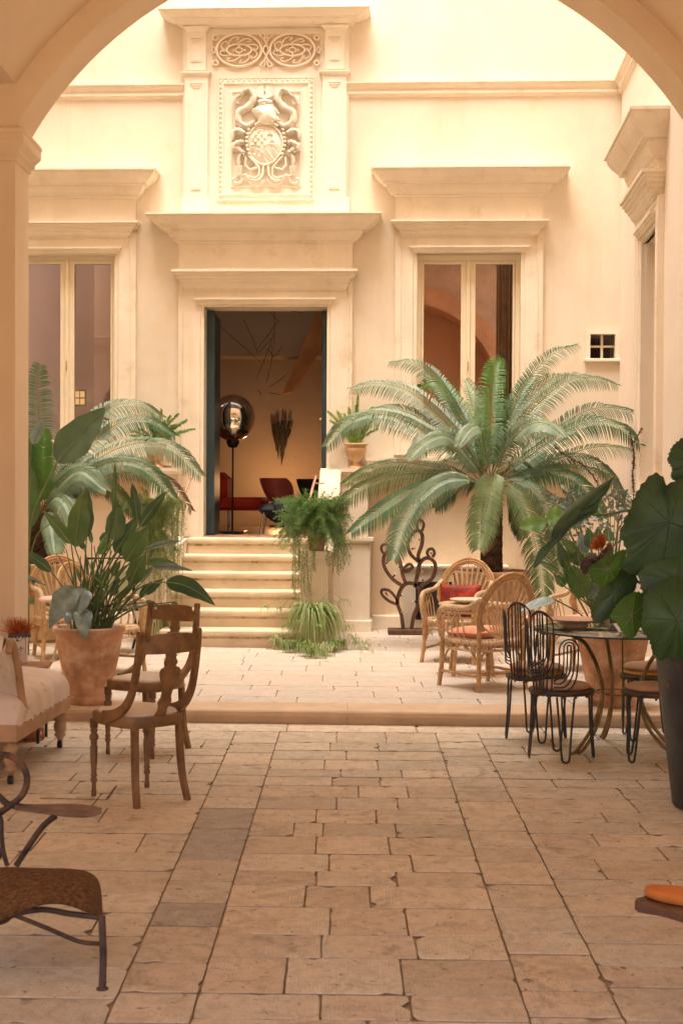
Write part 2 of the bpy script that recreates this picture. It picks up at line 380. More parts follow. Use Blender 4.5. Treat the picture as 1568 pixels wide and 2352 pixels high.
# ------------------------------------------------------------------ door leaves
TEAL = mat("dark_teal_paint", (.035,.065,.075), .45, .15, 5, .1, 60, .4)
m = MB()
m.bbox(DOOR[0]+.005, DOOR[0]+.05, .20, .86, SILL+.02, DOOR[3]-.02, .005); lf = m.build("door_leaf", TEAL, fac)
m = MB(); m.bbox(DOOR[0]-.03, DOOR[0]+.085, .165, .20, SILL+.02, DOOR[3]-.015, .004); m.build("door_stile", TEAL, lf)
m = MB()
m.bbox(DOOR[1]-.05, DOOR[1]-.005, .20, .86, SILL+.02, DOOR[3]-.02, .005); rf = m.build("door_leaf", TEAL, fac)
m = MB(); m.bbox(DOOR[1]-.062, DOOR[1]+.02, .165, .20, SILL+.02, DOOR[3]-.015, .004); m.build("door_stile", TEAL, rf)
BRASS = mat("brass", (.75,.5,.2), .3, .1, 5, metal=1)
p = FF.px(735, 964, -.25); m = MB(); m.blob(Vector((DOOR[1]-.075, .22, p[1])), .022); m.build("door_knob", BRASS, rf)

# ------------------------------------------------------------------ carved aedicule above the door
ax0, ax1 = span(481, 738, 320, .05)
zt_l, zb_l = zz(609, 168, .08), zz(609, 476, .08)
m = MB(); z0a = DC[0]; m.box(pl0-.02, pr1+.02, -.04, .01, z0a, zz(609, 58, .05)); m.build("carved_backing", STONEW, fac)
def pilaster(u0, u1, vt, vb, capv, name):
    x0, x1 = span(u0, u1, (vt+vb)/2, .09); zt, zb = zz(609, vt, .09), zz(609, vb, .09)
    m = MB(); m.box(x0, x1, -.09, -.03, zb, zt)
    i = .035                                    # sunk panel edges and carved ends
    for q in ((x0+i, x0+i+.006, zb+.1, zt-.06), (x1-i-.006, x1-i, zb+.1, zt-.06)): m.box(q[0], q[1], -.094, -.088, q[2], q[3])
    cx = (x0+x1)/2
    for k in range(3): m.box(cx-.06+k*.014, cx+.06-k*.014, -.104+k*.003, -.088, zt-.085-k*.022, zt-.073-k*.022)
    m.box(cx-.055, cx+.055, -.100, -.088, zb+.085, zb+.095)
    n = 10; m.prism([(cx-.04*math.cos(PI*k/n), zb+.10+.045*math.sin(PI*k/n)) for k in range(n+1)], -.098, -.088)
    loft3(m, x0, x1, [(.125, zt+.035), (.125, zt+.02), (.112, zt+.012), (.10, zt-.002), (.095, zt-.01), (.088, zt-.015)], base=.09)
    return m
for (a, b) in ((424, 477), (740, 795)):
    m = pilaster(a, b, 172, 454, 0, ""); x0, x1 = span(a-7, b+7, 465, .1)
    m.box(x0, x1, -.105, -.03, z0a, zz(609, 454, .1)); m.build("pilaster", STONEW, fac)
    m = pilaster(a+6, b-4, 68, 160, 0, ""); m.build("upper_pilaster", STONEW, fac)
# top cornice of the aedicule
tz0, tz1 = zz(609, 14, .35), zz(609, 62, .08); a, b = span(425, 797, 60, .09)
m = MB(); mould(m, a, b, tz0, tz1, .24, .09, CORN); m.build("aedicule_cornice", STONE, fac)
# panel frame (egg and dart border)
px0, px1 = span(500, 722, 320, .05); pz0, pz1 = zz(609, 460, .05), zz(609, 178, .05)
m = MB(); 
def ringframe(m, x0, x1, z0, z1, prof):
    vs = []
    for d, p in prof: vs += [(x0+d,-p,z0+d),(x1-d,-p,z0+d),(x1-d,-p,z1-d),(x0+d,-p,z1-d)]
    fs = []
    for i in range(len(prof)-1):
        for k in range(4): l = (k+1) % 4; fs.append((i*4+k, i*4+l, i*4+4+l, i*4+4+k))
    m.add(vs, fs, False)
ringframe(m, px0, px1, pz0, pz1, [(-.002,.04),(0,.062),(.012,.062),(.016,.052),(.055,.066),(.065,.066),(.07,.050),(.135,.044),(.14,.056),(.15,.056),(.152,.030),(.4,.030)])
n = 24
for k in range(n):
    z = pz0+.05+(pz1-pz0-.1)*k/(n-1)
    for x in (px0+.034, px1-.034): m.blob(Vector((x, -.058, z)), .016, (1,.9,1.3), 6)
for k in range(17):
    x = px0+.05+(px1-px0-.1)*k/16
    for z in (pz1-.034,): m.blob(Vector((x, -.058, z)), .016, (1.3,.9,1), 6)
m.build("panel_frame", STONEW, fac)

# coat of arms -- in crop pixels of the 500..860 x 60..520 view, 4.356 px per photo px
def ca(x, y, off=.05):
    u = (500 + x/4.356)/1.0887; v = (60 + y/4.356)/1.0887; a, b = FF.px(u, v, off); return Vector((a, -off, b))
def acan(m, pts, w0, off=.09, lobes=8, flip=1):
    """acanthus leaf: a band along pts with scalloped edges and a raised rib"""
    path = smoothpath([ca(x, y, off) for x, y in pts], 6); n = len(path); rows = []
    for i, p in enumerate(path):
        t = (path[min(i+1, n-1)]-path[max(i-1, 0)]).normalized(); s = Vector((t.z, 0, -t.x)); q = i/(n-1)
        w = w0*math.sin(PI*min(1, q*.85+.15))**.6*(.62+.38*abs(math.sin(PI*q*lobes))**.7)
        rows.append([p+s*w+Vector((0,.05,0)), p+s*w*.75+Vector((0,-.012,0)), p+s*w*.35+Vector((0,-.004,0)), p+Vector((0,-.035,0)), p-s*w*.35+Vector((0,-.004,0)), p-s*w*.75+Vector((0,-.012,0)), p-s*w+Vector((0,.05,0))])
    m.loft(rows, True)
m = MB()
mir = lambda pts: [(1432-x, y) for x, y in pts]
for sgn in (0, 1):
    f = (lambda p: p) if not sgn else mir
    acan(m, f([(510,1120),(430,1060),(420,960),(520,900),(585,800),(545,720),(480,730),(440,790)]), .045, .1)
    acan(m, f([(440,780),(400,800),(375,860)]), .03, .11)
    acan(m, f([(600,1060),(520,1110),(440,1110),(380,1080)]), .035, .09)
    acan(m, f([(490,1190),(420,1160),(365,1180),(355,1260)]), .04, .11)
    acan(m, f([(480,1290),(430,1290),(370,1330),(440,1380),(480,1440)]), .042, .11)
    acan(m, f([(480,1380),(430,1440),(420,1500),(425,1560)]), .032, .10)
    for k in range(5):                          # cones hanging from the mantling
        for j in range(4):
            x, y = f([(400+j*16, 1555+k*20)])[0]; m.blob(ca(x, y, .11), .012*(1-.12*k), (1,1,1), 6)
            x, y = f([(360+j*18, 800+k*16)])[0]; m.blob(ca(x, y, .11), .011, (1,1,1), 6)
    sc_ = []                                    # volute
    for k in range(26):
        w = k/25*2.6*PI; r = 8+48*(k/25)
        sc_.append(f([(412+r*math.cos(w+1.2), 1690+r*math.sin(w+1.2))])[0])
    m.tube([ca(x, y, .08) for x, y in sc_+f([(500,1640),(560,1730),(640,1760),(700,1700)])], .012, 6)
    m.tube([ca(x, y, .09) for x, y in f([(500,1450),(490,1540),(540,1590),(640,1560)])], .014, 6)
    m.tube([ca(x, y, .10) for x, y in f([(530,1440),(600,1510),(640,1560),(650,1640),(600,1680),(530,1660)])], .010, 6)
    m.tube([ca(x, y, .10) for x, y in f([(690,1540),(685,1640),(640,1700),(560,1700)])], .012, 6)
    for k in range(7):
        x, y = f([(530-28*math.sin(k*.5)+k*2, 1150+k*44)])[0]; m.blob(ca(x, y, .10), .017, (1.2,1,.8), 8)
    # crest wings
    for k in range(6):
        w = .3+k*.2; m.tube([ca(*f([(700,790)])[0], .09), ca(*f([(700-90*math.cos(w*.9)-10, 790-110*math.sin(w))])[0], .09)], [.014,.007], 5)
# shield
cx_, cy_ = 705, 1310
rows = []
for j in range(9):
    q = j/8; rows.append([ca(cx_+190*q*math.cos(a_)*(1-.12*max(0,math.sin(a_))), cy_+215*q*math.sin(a_), .12-.05*q*q) for a_ in [2*PI*k/36 for k in range(36)]])
m.loft(rows, True, True)
rows = [[ca(cx_+(190+d)*math.cos(a_)*(1-.12*max(0,math.sin(a_))), cy_+(215+d)*math.sin(a_), o_) for a_ in [2*PI*k/36 for k in range(36)]] for d, o_ in ((-6,.075),(0,.098),(14,.100),(20,.085),(24,.03))]
m.loft(rows, True, True)
for k in range(4):                              # chequers, chevron, bend
    for j in range(5):
        if (k+j) % 2: 
            p = ca(570+j*34, 1195+k*38, .118); m.box(p.x-.013, p.x+.013, -.130, -.10, p.z-.014, p.z+.014)
for pts in ([(690,1310),(880,1310)], [(750,1300),(795,1250),(840,1300)], [(725,1370),(800,1470)], [(790,1350),(850,1430)], [(700,1460),(740,1510)]):
    m.tube([ca(x, y, .118) for x, y in pts], .006, 5)
for x, y in ((575,1350),(630,1370),(680,1400),(590,1420),(640,1440),(760,1180),(740,1200),(780,1200)): m.blob(ca(x, y, .115), .012, (1,1,1), 6)
for k in range(3): m.tube([ca(620+j*16, 1130+k*18+(j % 2)*6, .108) for j in range(6)], .004, 4)
# helmet: pillowed profile with a pointed visor
ho = smoothpath([Vector((x, y, 0)) for x, y in [(720,848),(660,872),(615,905),(562,938),(588,985),(622,1030),(640,1078),(700,1098),(780,1085),(845,1062),(838,1000),(828,940),(800,885),(765,856),(720,848)]], 4)[:-1]
rows = []
for jj in range(8):
    q = jj/7; rows.append([ca(722+(p.x-722)*q, 965+(p.y-965)*q, .085+.085*(1-q*q)**.6) for p in ho])
m.loft(rows, True, True)
for x in range(6): m.tube([ca(640+x*9, 950+x*20, .165-.008*x), ca(668+x*7, 945+x*20, .172-.006*x)], .004, 4)
for s_ in (-1, 1):
    for k in range(9):
        w = .15+k*.17; ex, ey = 705+s_*(18+105*math.cos(w)), 812-(30+112*math.sin(w)); m.tube([ca(705+s_*8, 812, .10), ca((705+ex)/2+s_*8, (812+ey)/2, .105), ca(ex, ey, .09)], [.010,.011,.006], 5)
m.tube([ca(575,925,.12), ca(650,935,.16)], .007, 5); m.tube([ca(600,1100,.1), ca(660,1060,.12), ca(720,1090,.12), ca(790,1075,.11), ca(850,1110,.1)], .014, 6)
m.tube([ca(640,850,.12), ca(700,835,.14), ca(780,850,.12)], .018, 7)
for k in range(6): m.blob(ca(770+(k % 2)*14, 890+k*34, .13), .014, (1,1,1), 6); m.blob(ca(820+(k % 3)*16, 930+k*22, .11), .015, (1,1,1), 6)
m.build("coat_of_arms", STONEW, fac)

# pierced fretwork
fx0, fx1 = span(488, 735, 115, .05); fz0, fz1 = zz(609, 153, .05), zz(609, 79, .05)
m = MB(); m.box(fx0, fx1, -.042, -.0405, fz0, fz1); m.build("fretwork_recess", mat("recess_stone", (.74,.56,.36), .9, .1, 8), fac)
m = MB(); W = 1432
rt = .0105
def ell(cx, cy, rx, ry, n=28, a0=0, a1=2*PI): return [ca(cx+rx*math.cos(a0+(a1-a0)*k/n), cy+ry*math.sin(a0+(a1-a0)*k/n), .066) for k in range(n if a1-a0 > 6.28 else n+1)]
for cx_ in (425, 1005):
    cy_ = 285; m.tube(ell(cx_, cy_, 245, 178), rt*1.25, 6, closed=True); m.tube(ell(cx_, cy_, 135, 62), rt, 6, closed=True)
    m.tube(ell(cx_, cy_, 38, 26, 14), rt*.8, 5, closed=True)
    for k in range(8):
        a_ = k*PI/4+.35; ca_, sa_ = math.cos(a_), math.sin(a_)
        pts = [(cx_+140*math.cos(a_-.5), cy_+66*math.sin(a_-.5)), (cx_+190*math.cos(a_-.15), cy_+110*math.sin(a_-.15)), (cx_+215*math.cos(a_+.15), cy_+140*math.sin(a_+.15)), (cx_+185*math.cos(a_+.42), cy_+135*math.sin(a_+.42)), (cx_+160*math.cos(a_+.25), cy_+105*math.sin(a_+.25))]
        m.tube(smoothpath([ca(x, y, .066) for x, y in pts], 4), rt*.75, 5)
    for k in range(4): m.blob(ca(cx_+60*math.cos(k*PI/2), cy_+38*math.sin(k*PI/2), .066), .012, (1,1,1), 6)
for y0_, s_ in ((285, -1), (285, 1)):
    for dx in (-45, 45):
        m.tube(smoothpath([ca(720, 285+s_*50, .066), ca(720+dx*.4, 285+s_*110, .066), ca(720+dx*1.5, 285+s_*165, .066), ca(720+dx*.5, 285+s_*175, .066), ca(720+dx*.2, 285+s_*120, .066)], 4), rt*.8, 5)
m.tube(ell(718, 285, 30, 50, 16), rt, 5, closed=True)
for cx_ in (150, 1290): m.tube(ell(cx_, 285, 16, 34, 12), rt*.8, 5, closed=True)
for cx_, cy_ in ((170,150),(170,425),(1270,150),(1270,425)): m.tube(ell(cx_, cy_, 28, 26, 12), rt, 5, closed=True)
m.build("fretwork", STONEW, fac)

# ================================================================== RIGHT COURT WALL
rw = thing("side_wall", "pale right-hand courtyard wall with a deep moulded cornice over its tall window", "wall", FF.w(xc, 0, 0), FRZ)
# local: x runs towards the camera along the wall, y<0 into the court
RF = None
ca0 = FF.w(xc, 0, 0); dirv = Vector((-math.sin(.066)*1.0, -math.cos(.066), 0))
ang = math.atan2(dirv.y, dirv.x); rw.rotation_euler = (0, 0, ang)      # local +x = towards the camera; local -y = into the court
# local y axis = rot(ang+90) = to the court's outside?  outside is +X world
PINKW = mat("pale_pink_stucco", (.84,.73,.61), .85, .04, 1.0, .2, 25, .15)
def rwd(d): return (ca0.y-d)                    # distance from the corner for a depth d
# courtyard is on world -X side.  local y+ points to world +X  => court is y<0
w0, w1 = 1.72, 2.62; hz0, hz1 = 1.62, 3.35
m = MB(); holed(m, 0, ca0.y-9.32, 0, 13.0, [(w0, w1, 1.50, 3.78)], rev=.3); m.build("wall", PINKW, rw)
m = MB(); archi(m, w0, w1, 1.50, 3.78, [(0,-.03),(0,.03),(.035,.035),(.045,.05),(.15,.052),(.16,.064),(.175,.06),(.21,.055),(.22,.0)]); m.build("architrave", STONE, rw)
m = MB(); mould(m, w0-.03, w1+.03, 3.89, 3.81, .045, .055, SMALL); mould(m, w0-.13, w1+.13, 4.20, 3.97, .14, .057, CROWN); m.build("lintel_moulding", STONE, rw)
m = MB(); m.box(w0-.22, w1+.22, -.05, .01, 4.19, 4.28); m.build("frieze", STONE, rw)
m = MB(); mould(m, w0-.2, w1+.2, 4.66, 4.27, .26, .06, CORN); m.build("cornice", STONE, rw)
m = MB(); m.bbox(w0-.25, w1+.25, -.12, .02, 1.42, 1.50, .01); m.build("window_ledge", STONE, rw)
m = MB(); strip(m, .0, ca0.y-9.4, *strz); m.build("string_course", STONE, rw)
casement(rw, w0, w1, 1.50, 3.78)
m = MB(); m.box(w0-.05, w1+.05, .31, .34, 1.4, 3.86); m.build("inner_shutter", STONE, rw)
# left court wall (almost wholly hidden by the archway pillar)
lw = thing("side_wall", "cream left-hand courtyard wall half hidden behind the archway pillar", "wall", FF.w(XL, 0, 0), 0)
m = MB(); m.box(-.4, 0, -5.4, -.02, 0, 13.0); m.build("wall", STUCCO, lw)

# ================================================================== ARCHWAY + HALL
AY0, AY1 = 8.86, 9.24; ACX, ACZ, AR = .132, 2.57, 2.475; SPZ = 3.77; AHW = 2.18
aw = thing("archway", "broad plastered arch on moulded imposts framing the courtyard from the hall", "archway", (ACX, AY0, 0))
def arcpts(r, y, n=48, zs=SPZ-.0):
    a0 = math.asin(min(1, (zs-ACZ)/r)); return [Vector((ACX+r*math.cos(a0+(PI-2*a0)*k/n), y, ACZ+r*math.sin(a0+(PI-2*a0)*k/n))) for k in range(n+1)]
m = MB(); 
ra = arcpts(AR, AY0); rb = arcpts(AR, AY1); m.loft([ra, [p+Vector((0,.0,0)) for p in rb]], True)
HW = AR*math.cos(math.asin((SPZ-ACZ)/AR))
XO, ZT = 4.6, 5.7
def face(y, r, xo, zt):
    pts = arcpts(r, y); n = len(pts); a0 = PI
    top = []
    for k in range(n):
        q = k/(n-1)
        # walk the rectangle border from right-springing to left-springing
        L1_ = zt-SPZ; tot = 2*L1_+2*xo; s = q*tot
        if s < L1_: top.append(Vector((ACX+xo, y, SPZ+s)))
        elif s < L1_+2*xo: top.append(Vector((ACX+xo-(s-L1_), y, zt)))
        else: top.append(Vector((ACX-xo, y, zt-(s-L1_-2*xo))))
    return pts, top
p_, t_ = face(AY0, AR, XO, ZT); m.loft([p_, t_], False)
p_, t_ = face(AY1, AR, XO, 12.0); m.loft([p_, t_], False)
m.build("arch", HALLM, aw, world=True)
for s_ in (-1, 1):
    xa = ACX+s_*HW; xb = ACX+s_*XO
    x0, x1 = min(xa, xb), max(xa, xb)
    m = MB(); m.box(x0, x1, AY0, AY1, 0, SPZ-.19); m.build("pillar", HALLM, aw, world=True)
    # impost: profile wrapped round front, reveal and back
    prof = [(d_*.66, z_*.66) for d_, z_ in [(.0,-.30),(.018,-.295),(.02,-.26),(.05,-.235),(.055,-.20),(.06,-.195),(.095,-.15),(.10,-.13),(.10,-.06),(.108,-.055),(.108,-.02),(.09,0.0),(0,0)]]
    rows = []
    for d, z in prof:
        xi = xa - s_*d
        rows.append([(xb, AY0-d, SPZ+z), (xi, AY0-d, SPZ+z), (xi, AY1+d, SPZ+z), (xb, AY1+d, SPZ+z)])
    m = MB(); m.loft(rows, False); m.build("impost", HALLM, aw, world=True)
# vault of the hall
vt = thing("vaulted_ceiling", "smooth warm plaster barrel vault curving overhead in front of the arch", "ceiling", (ACX, 4, SPZ))
m = MB(); R2 = AR+.145
rows = []
for i in range(13): 
    y = AY0 - i*(AY0+1.2)/12
    rows.append([Vector((ACX+XO, y, 4.05)) , *arcpts(R2, y, 48, 4.05), Vector((ACX-XO, y, 4.05))])
m.loft(rows, True); m.build("vault", HALLM, vt, world=True, auto=.6)
for s_ in (-1, 1):
    m = MB(); xb = ACX+s_*XO
    for ya, yb_, za in ((-1.2,-.6,0),(-.6,3.6,3.5),(3.6,AY1,0)): m.box(min(xb, xb+s_*.3), max(xb, xb+s_*.3), ya, yb_, za, 4.2)
    
    w = thing("hall_wall", "plaster wall with a wide opening on the %s side of the vaulted hall" % ("left" if s_ < 0 else "right"), "wall", (xb, 3, 0)); m.build("wall", HALLM, w, world=True)
bw = thing("hall_rear_wall", "plaster wall behind the viewer with a wide open gateway", "wall", (0, -1.3, 0))
m = MB(); holed(m, -4.6, 4.6, 0, 5.7, [(-2.0, 2.0, 0, 3.0)], 0, .3); m.build("wall", HALLM, bw)

# ================================================================== FLOORS
import itertools
def slab_mesh(quads, z, name, material, bev=.004, seed=3, jit=.0032, drop=.012, chip=.5):
    """quads = list of (4 corner xy, tint). One mesh: every slab a ragged polygon with a worn edge"""
    r = random.Random(seed); V = []; Fc = []; tint = []; MI = []
    for q, tn in quads:
        c = sum((Vector(p) for p in q), Vector((0, 0)))/4
        ring = []
        for k in range(4):
            a, b = Vector(q[k]), Vector(q[(k+1) % 4]); L_ = (b-a).length; n = max(3, int(L_/.035))
            for j in range(n):
                t = j/n; p = a.lerp(b, t)
                s = (c-p).normalized(); amp = jit*(noise.noise(Vector((p.x*9, p.y*9, k*3.7+seed)))+.15)
                if r.random() < .07*chip: amp += r.uniform(.006, .030)
                if j == 0: amp += r.uniform(.0, .006)
                p = p + s*max(0, amp+.0008); ring.append(p)
        h = r.uniform(-.0012, .0012); n = len(ring); b0 = len(V)
        V += [(p.x, p.y, z-drop) for p in ring]
        V += [(p.x, p.y, z-bev*.8+h) for p in ring]
        for p in ring:
            s = (c-p); s = s/max(s.length, .01)*bev; V.append((p.x+s.x, p.y+s.y, z+h))
        for lv in range(2):
            for k in range(n): l = (k+1) % n; Fc.append((b0+lv*n+k, b0+lv*n+l, b0+(lv+1)*n+l, b0+(lv+1)*n+k)); MI.append(1-lv)
        Fc.append(tuple(range(b0+2*n, b0+3*n))); MI.append(0); tint += [tn]*(3*n)
    me = bpy.data.meshes.new(name); me.from_pydata(V, [], Fc); me.materials.append(material); me.materials.append(GROUT if material is SLAB else GROUTP)
    me.polygons.foreach_set("material_index", MI)
    at_ = me.attributes.new("tint", 'FLOAT_COLOR', 'POINT')
    at_.data.foreach_set("color", [x for t in tint for x in (*t, 1)])
    a2 = me.attributes.new("shift", 'FLOAT_VECTOR', 'POINT'); sh = []
    k = 0
    while k < len(tint):
        n_ = 1
        while k+n_ < len(tint) and tint[k+n_] is tint[k]: n_ += 1
        sh += [r.uniform(-40,40), r.uniform(-40,40), r.uniform(-40,40)]*n_; k += n_
    a2.data.foreach_set("vector", sh)
    me.update(); o = bpy.data.objects.new(name, me); C.objects.link(o); return o
def tintr(r, g=.10, grey=False):
    b = 1-r.random()*g; w = r.uniform(-.03, .03)
    if grey: return (.62, .66, .74)
    return (min(1.05, b+w), b, b-w*.8)
# joint lines of the hall paving (read off the photograph, as points on the ground)
def gl(a, b): 
    p, q = gr(*a), gr(*b); return (p.x, p.y, q.x, q.y)
lines = [gl((537.3,1689),(240,2351)), gl((639.7,1689),(467.5,2246.7)), gl((1016.8,1737.8),(1219,2351)), gl((1109.6,1709.4),(1438,2351))]
def lx(l, y): return l[0] + (l[2]-l[0])*(y-l[1])/(l[3]-l[1])
rr = random.Random(5)
rows_c = [(200,240,(765,1040)),(240,285,(728,997)),(285,335,(818,)),(335,390,(697,993)),(390,432,(787,1128)),(432,480,(740,1008)),(480,545,(887,1163)),(545,612,(765,1107)),(612,688,(650,987)),(688,765,(525,690,1095)),(765,862,(650,1058)),(862,958,(722,1185)),(958,1040,(652,1100)),(1040,1160,(590,952)),(1160,1315,(728,1157)),(1315,1445,(680,1210)),(1445,1648,(480,1130)),(1648,1790,(672,1180))]
def rd(cx, cy): return gr((500+cx/2.24)/1.0887, (1750+cy/2.24)/1.0887)
quads = []; J = .0015; SK = -.022
def addrow(xa, xb, y0, y1, joints, grey=None, gj=J):
    gy = .0036 + max(0, (y0-4))*.0009
    """xa, xb functions of y; row between y0<y1"""
    def X(f, y): return f(y)
    cuts = [xa] + [(lambda y, c=c: c) for c in joints] + [xb]
    for i in range(len(cuts)-1):
        f, g = cuts[i], cuts[i+1]
        q = [(f(y0)+gj, y0+gy+SK*f(y0)), (g(y0)-gj, y0+gy+SK*g(y0)), (g(y1)-gj, y1-gy+SK*g(y1)), (f(y1)+gj, y1-gy+SK*f(y1))]
        quads.append((q, tintr(rr, .22, grey is True or (grey is not None and i in grey))))
F0, F1, F2, F3 = [lambda y, l=l: lx(l, y) for l in lines]
ytop = gr(800, (1826)/1.0887+4).y; ylast = None
for (a, b, js) in rows_c:
    y1 = rd(780, a).y; y0 = rd(780, b).y; ymid = (y0+y1)/2
    if a == 200: y1 = ytop
    addrow(F1, F2, y0, y1, [rd(j, (a+b)/2).x for j in js]); ylast = y0
def fill(xa, xb, ya, yb, wmin, wmax, hmin=.20, hmax=.33, single=False, grey=()):
    y = yb; n = 0
    while y > ya:
        h = rr.uniform(hmin, hmax); y0 = y-h
        if y0 < ya+.1: y0 = ya
        js = []
        if not single:
            x = xa(y)+rr.uniform(wmin*.4, wmax)
            while x < xb(y)-.12: js.append(x); x += rr.uniform(wmin, wmax)
        g = None
        for (gy0, gy1) in grey:
            if gy0 < (y+y0)/2 < gy1: g = True
        addrow(xa, xb, y0, y, js, g); y = y0; n += 1
fill(F1, F2, -2.4, ylast, .35, .55, .28, .38)
GB = (gr(500, 1955).y, gr(500, 1850).y), (gr(410, 2150).y, gr(410, 2070).y)
fill(F0, F1, -2.4, ytop, .3, .5, .22, .42, True, GB)
fill(F2, F3, -2.4, ytop, .3, .5, .22, .36, True)
fill(F3, lambda y: 4.5, -2.4, ytop, .42, .75, .20, .34)
fill(lambda y: -4.5, F0, -2.4, ytop, .42, .8, .20, .34)
kr = math.tan(-.042)                             # kerb direction
KY = 9.30
def ky(x): return KY + kr*(x-0.0)
# border strip along the kerb
x = -4.5
while x < 4.4:
    w = rr.uniform(.7, 1.2); xe = min(4.5, x+w)
    quads.append(([(x+J, ytop+SK*x+J), (xe-J, ytop+SK*xe+J), (xe-J, ky(xe)+.03), (x+J, ky(x)+.03)], tintr(rr, .06))); x = xe
fl = slab_mesh(quads, 0.0, "floor", SLAB); tag(fl, kind="structure", label="worn honey limestone paving of the covered hall")
m = MB(); m.add([(-60,-60,-.011),(60,-60,-.011),(60,60,-.011),(-60,60,-.011)], [(0,1,2,3)]); g = m.build("ground", mat("earth_ground", (.42,.32,.22), .95, .1, 2)); tag(g, kind="structure")
# terrace
tq = []; r2 = random.Random(8)
nose = .34
def trow(ya, yb, off):
    x = -4.3+off
    while x < 4.3:
        w = r2.uniform(.42, .72); xe = x+w
        sl = .18*0
        tq.append(([(x+.002, ya+kr*x+.003), (xe-.002, ya+kr*xe+.003), (xe-.002, yb+kr*xe-.003), (x+.002, yb+kr*x-.003)], tintr(r2, .05))); x = xe
y = KY+nose
while y < 15.0:
    h = r2.uniform(.24, .34); trow(y, y+h, r2.uniform(0, .4)); y += h
tt = slab_mesh(tq, T, "terrace", SLABT, .003, 9, .0015, .010, .25); tag(tt, kind="structure", label="pale smooth limestone paving of the open court")
m = MB(); m.add([(-4.5, KY+.12+kr*-4.5, T-.009), (4.5, KY+.12+kr*4.5, T-.009), (4.5, 15.2, T-.009), (-4.5, 15.2, T-.009)], [(0,1,2,3)]); b_ = m.build("terrace_bed", GROUTP); tag(b_, kind="structure")
# kerb: rounded nosing over a recessed riser, in long blocks
quads = []
m = MB(); x = -4.4
NOS = [(nose, T-.03), (nose, T), (.02, T), (.007, T-.004), (0, T-.013), (0, T-.032), (.006, T-.040), (.012, T-.042), (.012, T-.048), (.03, T-.05), (.03, -.02)]
while x < 4.4:
    xe = min(4.4, x+r2.uniform(.95, 1.5)); g_ = .0015
    rows = [[(x+g_, ky(x)+o_, z_), (xe-g_, ky(xe)+o_, z_)] for o_, z_ in NOS]
    m.loft(rows, False); x = xe
KERB = mat("kerb_stone", (.66,.47,.30), .6, .09, 4, .3, 50, .35, stains=((.36,.22,.11), 3, .56, .8))
k_ = m.build("kerb", KERB); tag(k_, kind="structure", label="low rounded stone step between hall and court")

# ================================================================== STAIRCASE
st = thing("staircase", "seven-step worn cream stone staircase rising to the open door", "stairs", FF.w(0, -1, T), FRZ)
SX0 = FF.px(430, 1240, .36)[0]; SX1 = SX0 + 1.31
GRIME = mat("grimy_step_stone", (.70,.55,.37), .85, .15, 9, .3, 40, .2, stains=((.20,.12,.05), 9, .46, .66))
rise = .945/6; tread = .30
# facade-local offsets: front of step k
d1 = 14.8 - 1.457*FL/(1490-1122)
NR = [(.30,-.0),(.0+.012,0),(.004,-.004),(0,-.012),(0,-.030),(.004,-.038),(.012,-.042),(.016,-.044),(.016,-.052),(.035,-.056),(.035,0)]
offs = []
for k in range(6):
    z = T + rise*(k+1); off = 1.87 - k*tread; offs.append(off)
    m = MB(); 
    rows = []
    for o_, dz in [(min(off, .34)+.0, 0), (.012, 0), (.004, -.004), (0, -.012), (0, -.030), (.004, -.038), (.012, -.042), (.016, -.044), (.016, -.052), (.035, -.056), (.035, -rise-.002)]:
        rows.append([(SX0-.01*(k < 5), -off+o_, z+dz), (SX1, -off+o_, z+dz)])
    m.loft(rows, False)
    for xs_ in (SX0-.01*(k < 5), SX1): m.add([(xs_, -off+a_, z+b_) for a_, b_ in [(.34,0),(.012,0),(.004,-.004),(0,-.012),(0,-.030),(.004,-.038),(.016,-.052),(.035,-.056),(.035,-rise-.002),(.34,-rise-.002)]], [tuple(range(10))])
    m.build("step", STEPM, st).location = (0, 1.0, -T)
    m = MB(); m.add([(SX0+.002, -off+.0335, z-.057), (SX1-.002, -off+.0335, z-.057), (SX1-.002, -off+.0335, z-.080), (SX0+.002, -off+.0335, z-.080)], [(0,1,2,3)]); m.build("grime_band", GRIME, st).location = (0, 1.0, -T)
m = MB(); m.box(SX0, SX1, -.36-.0+.34, .02, T, SILL); m.box(SX0-.0, SX1, -offs[0]+.05, -.05, 0, T+rise-.06)
m.build("stair_core", STEPM, st).location = (0, 1.0, -T)
m = MB(); m.bbox(DOOR[0]-.0, DOOR[1]+.0, -.02, .55, SILL-.05, SILL+.012, .008); m.build("threshold", mat("threshold_wood", (.42,.22,.12), .6, .2, 6), st).location = (0, 1.0, -T)
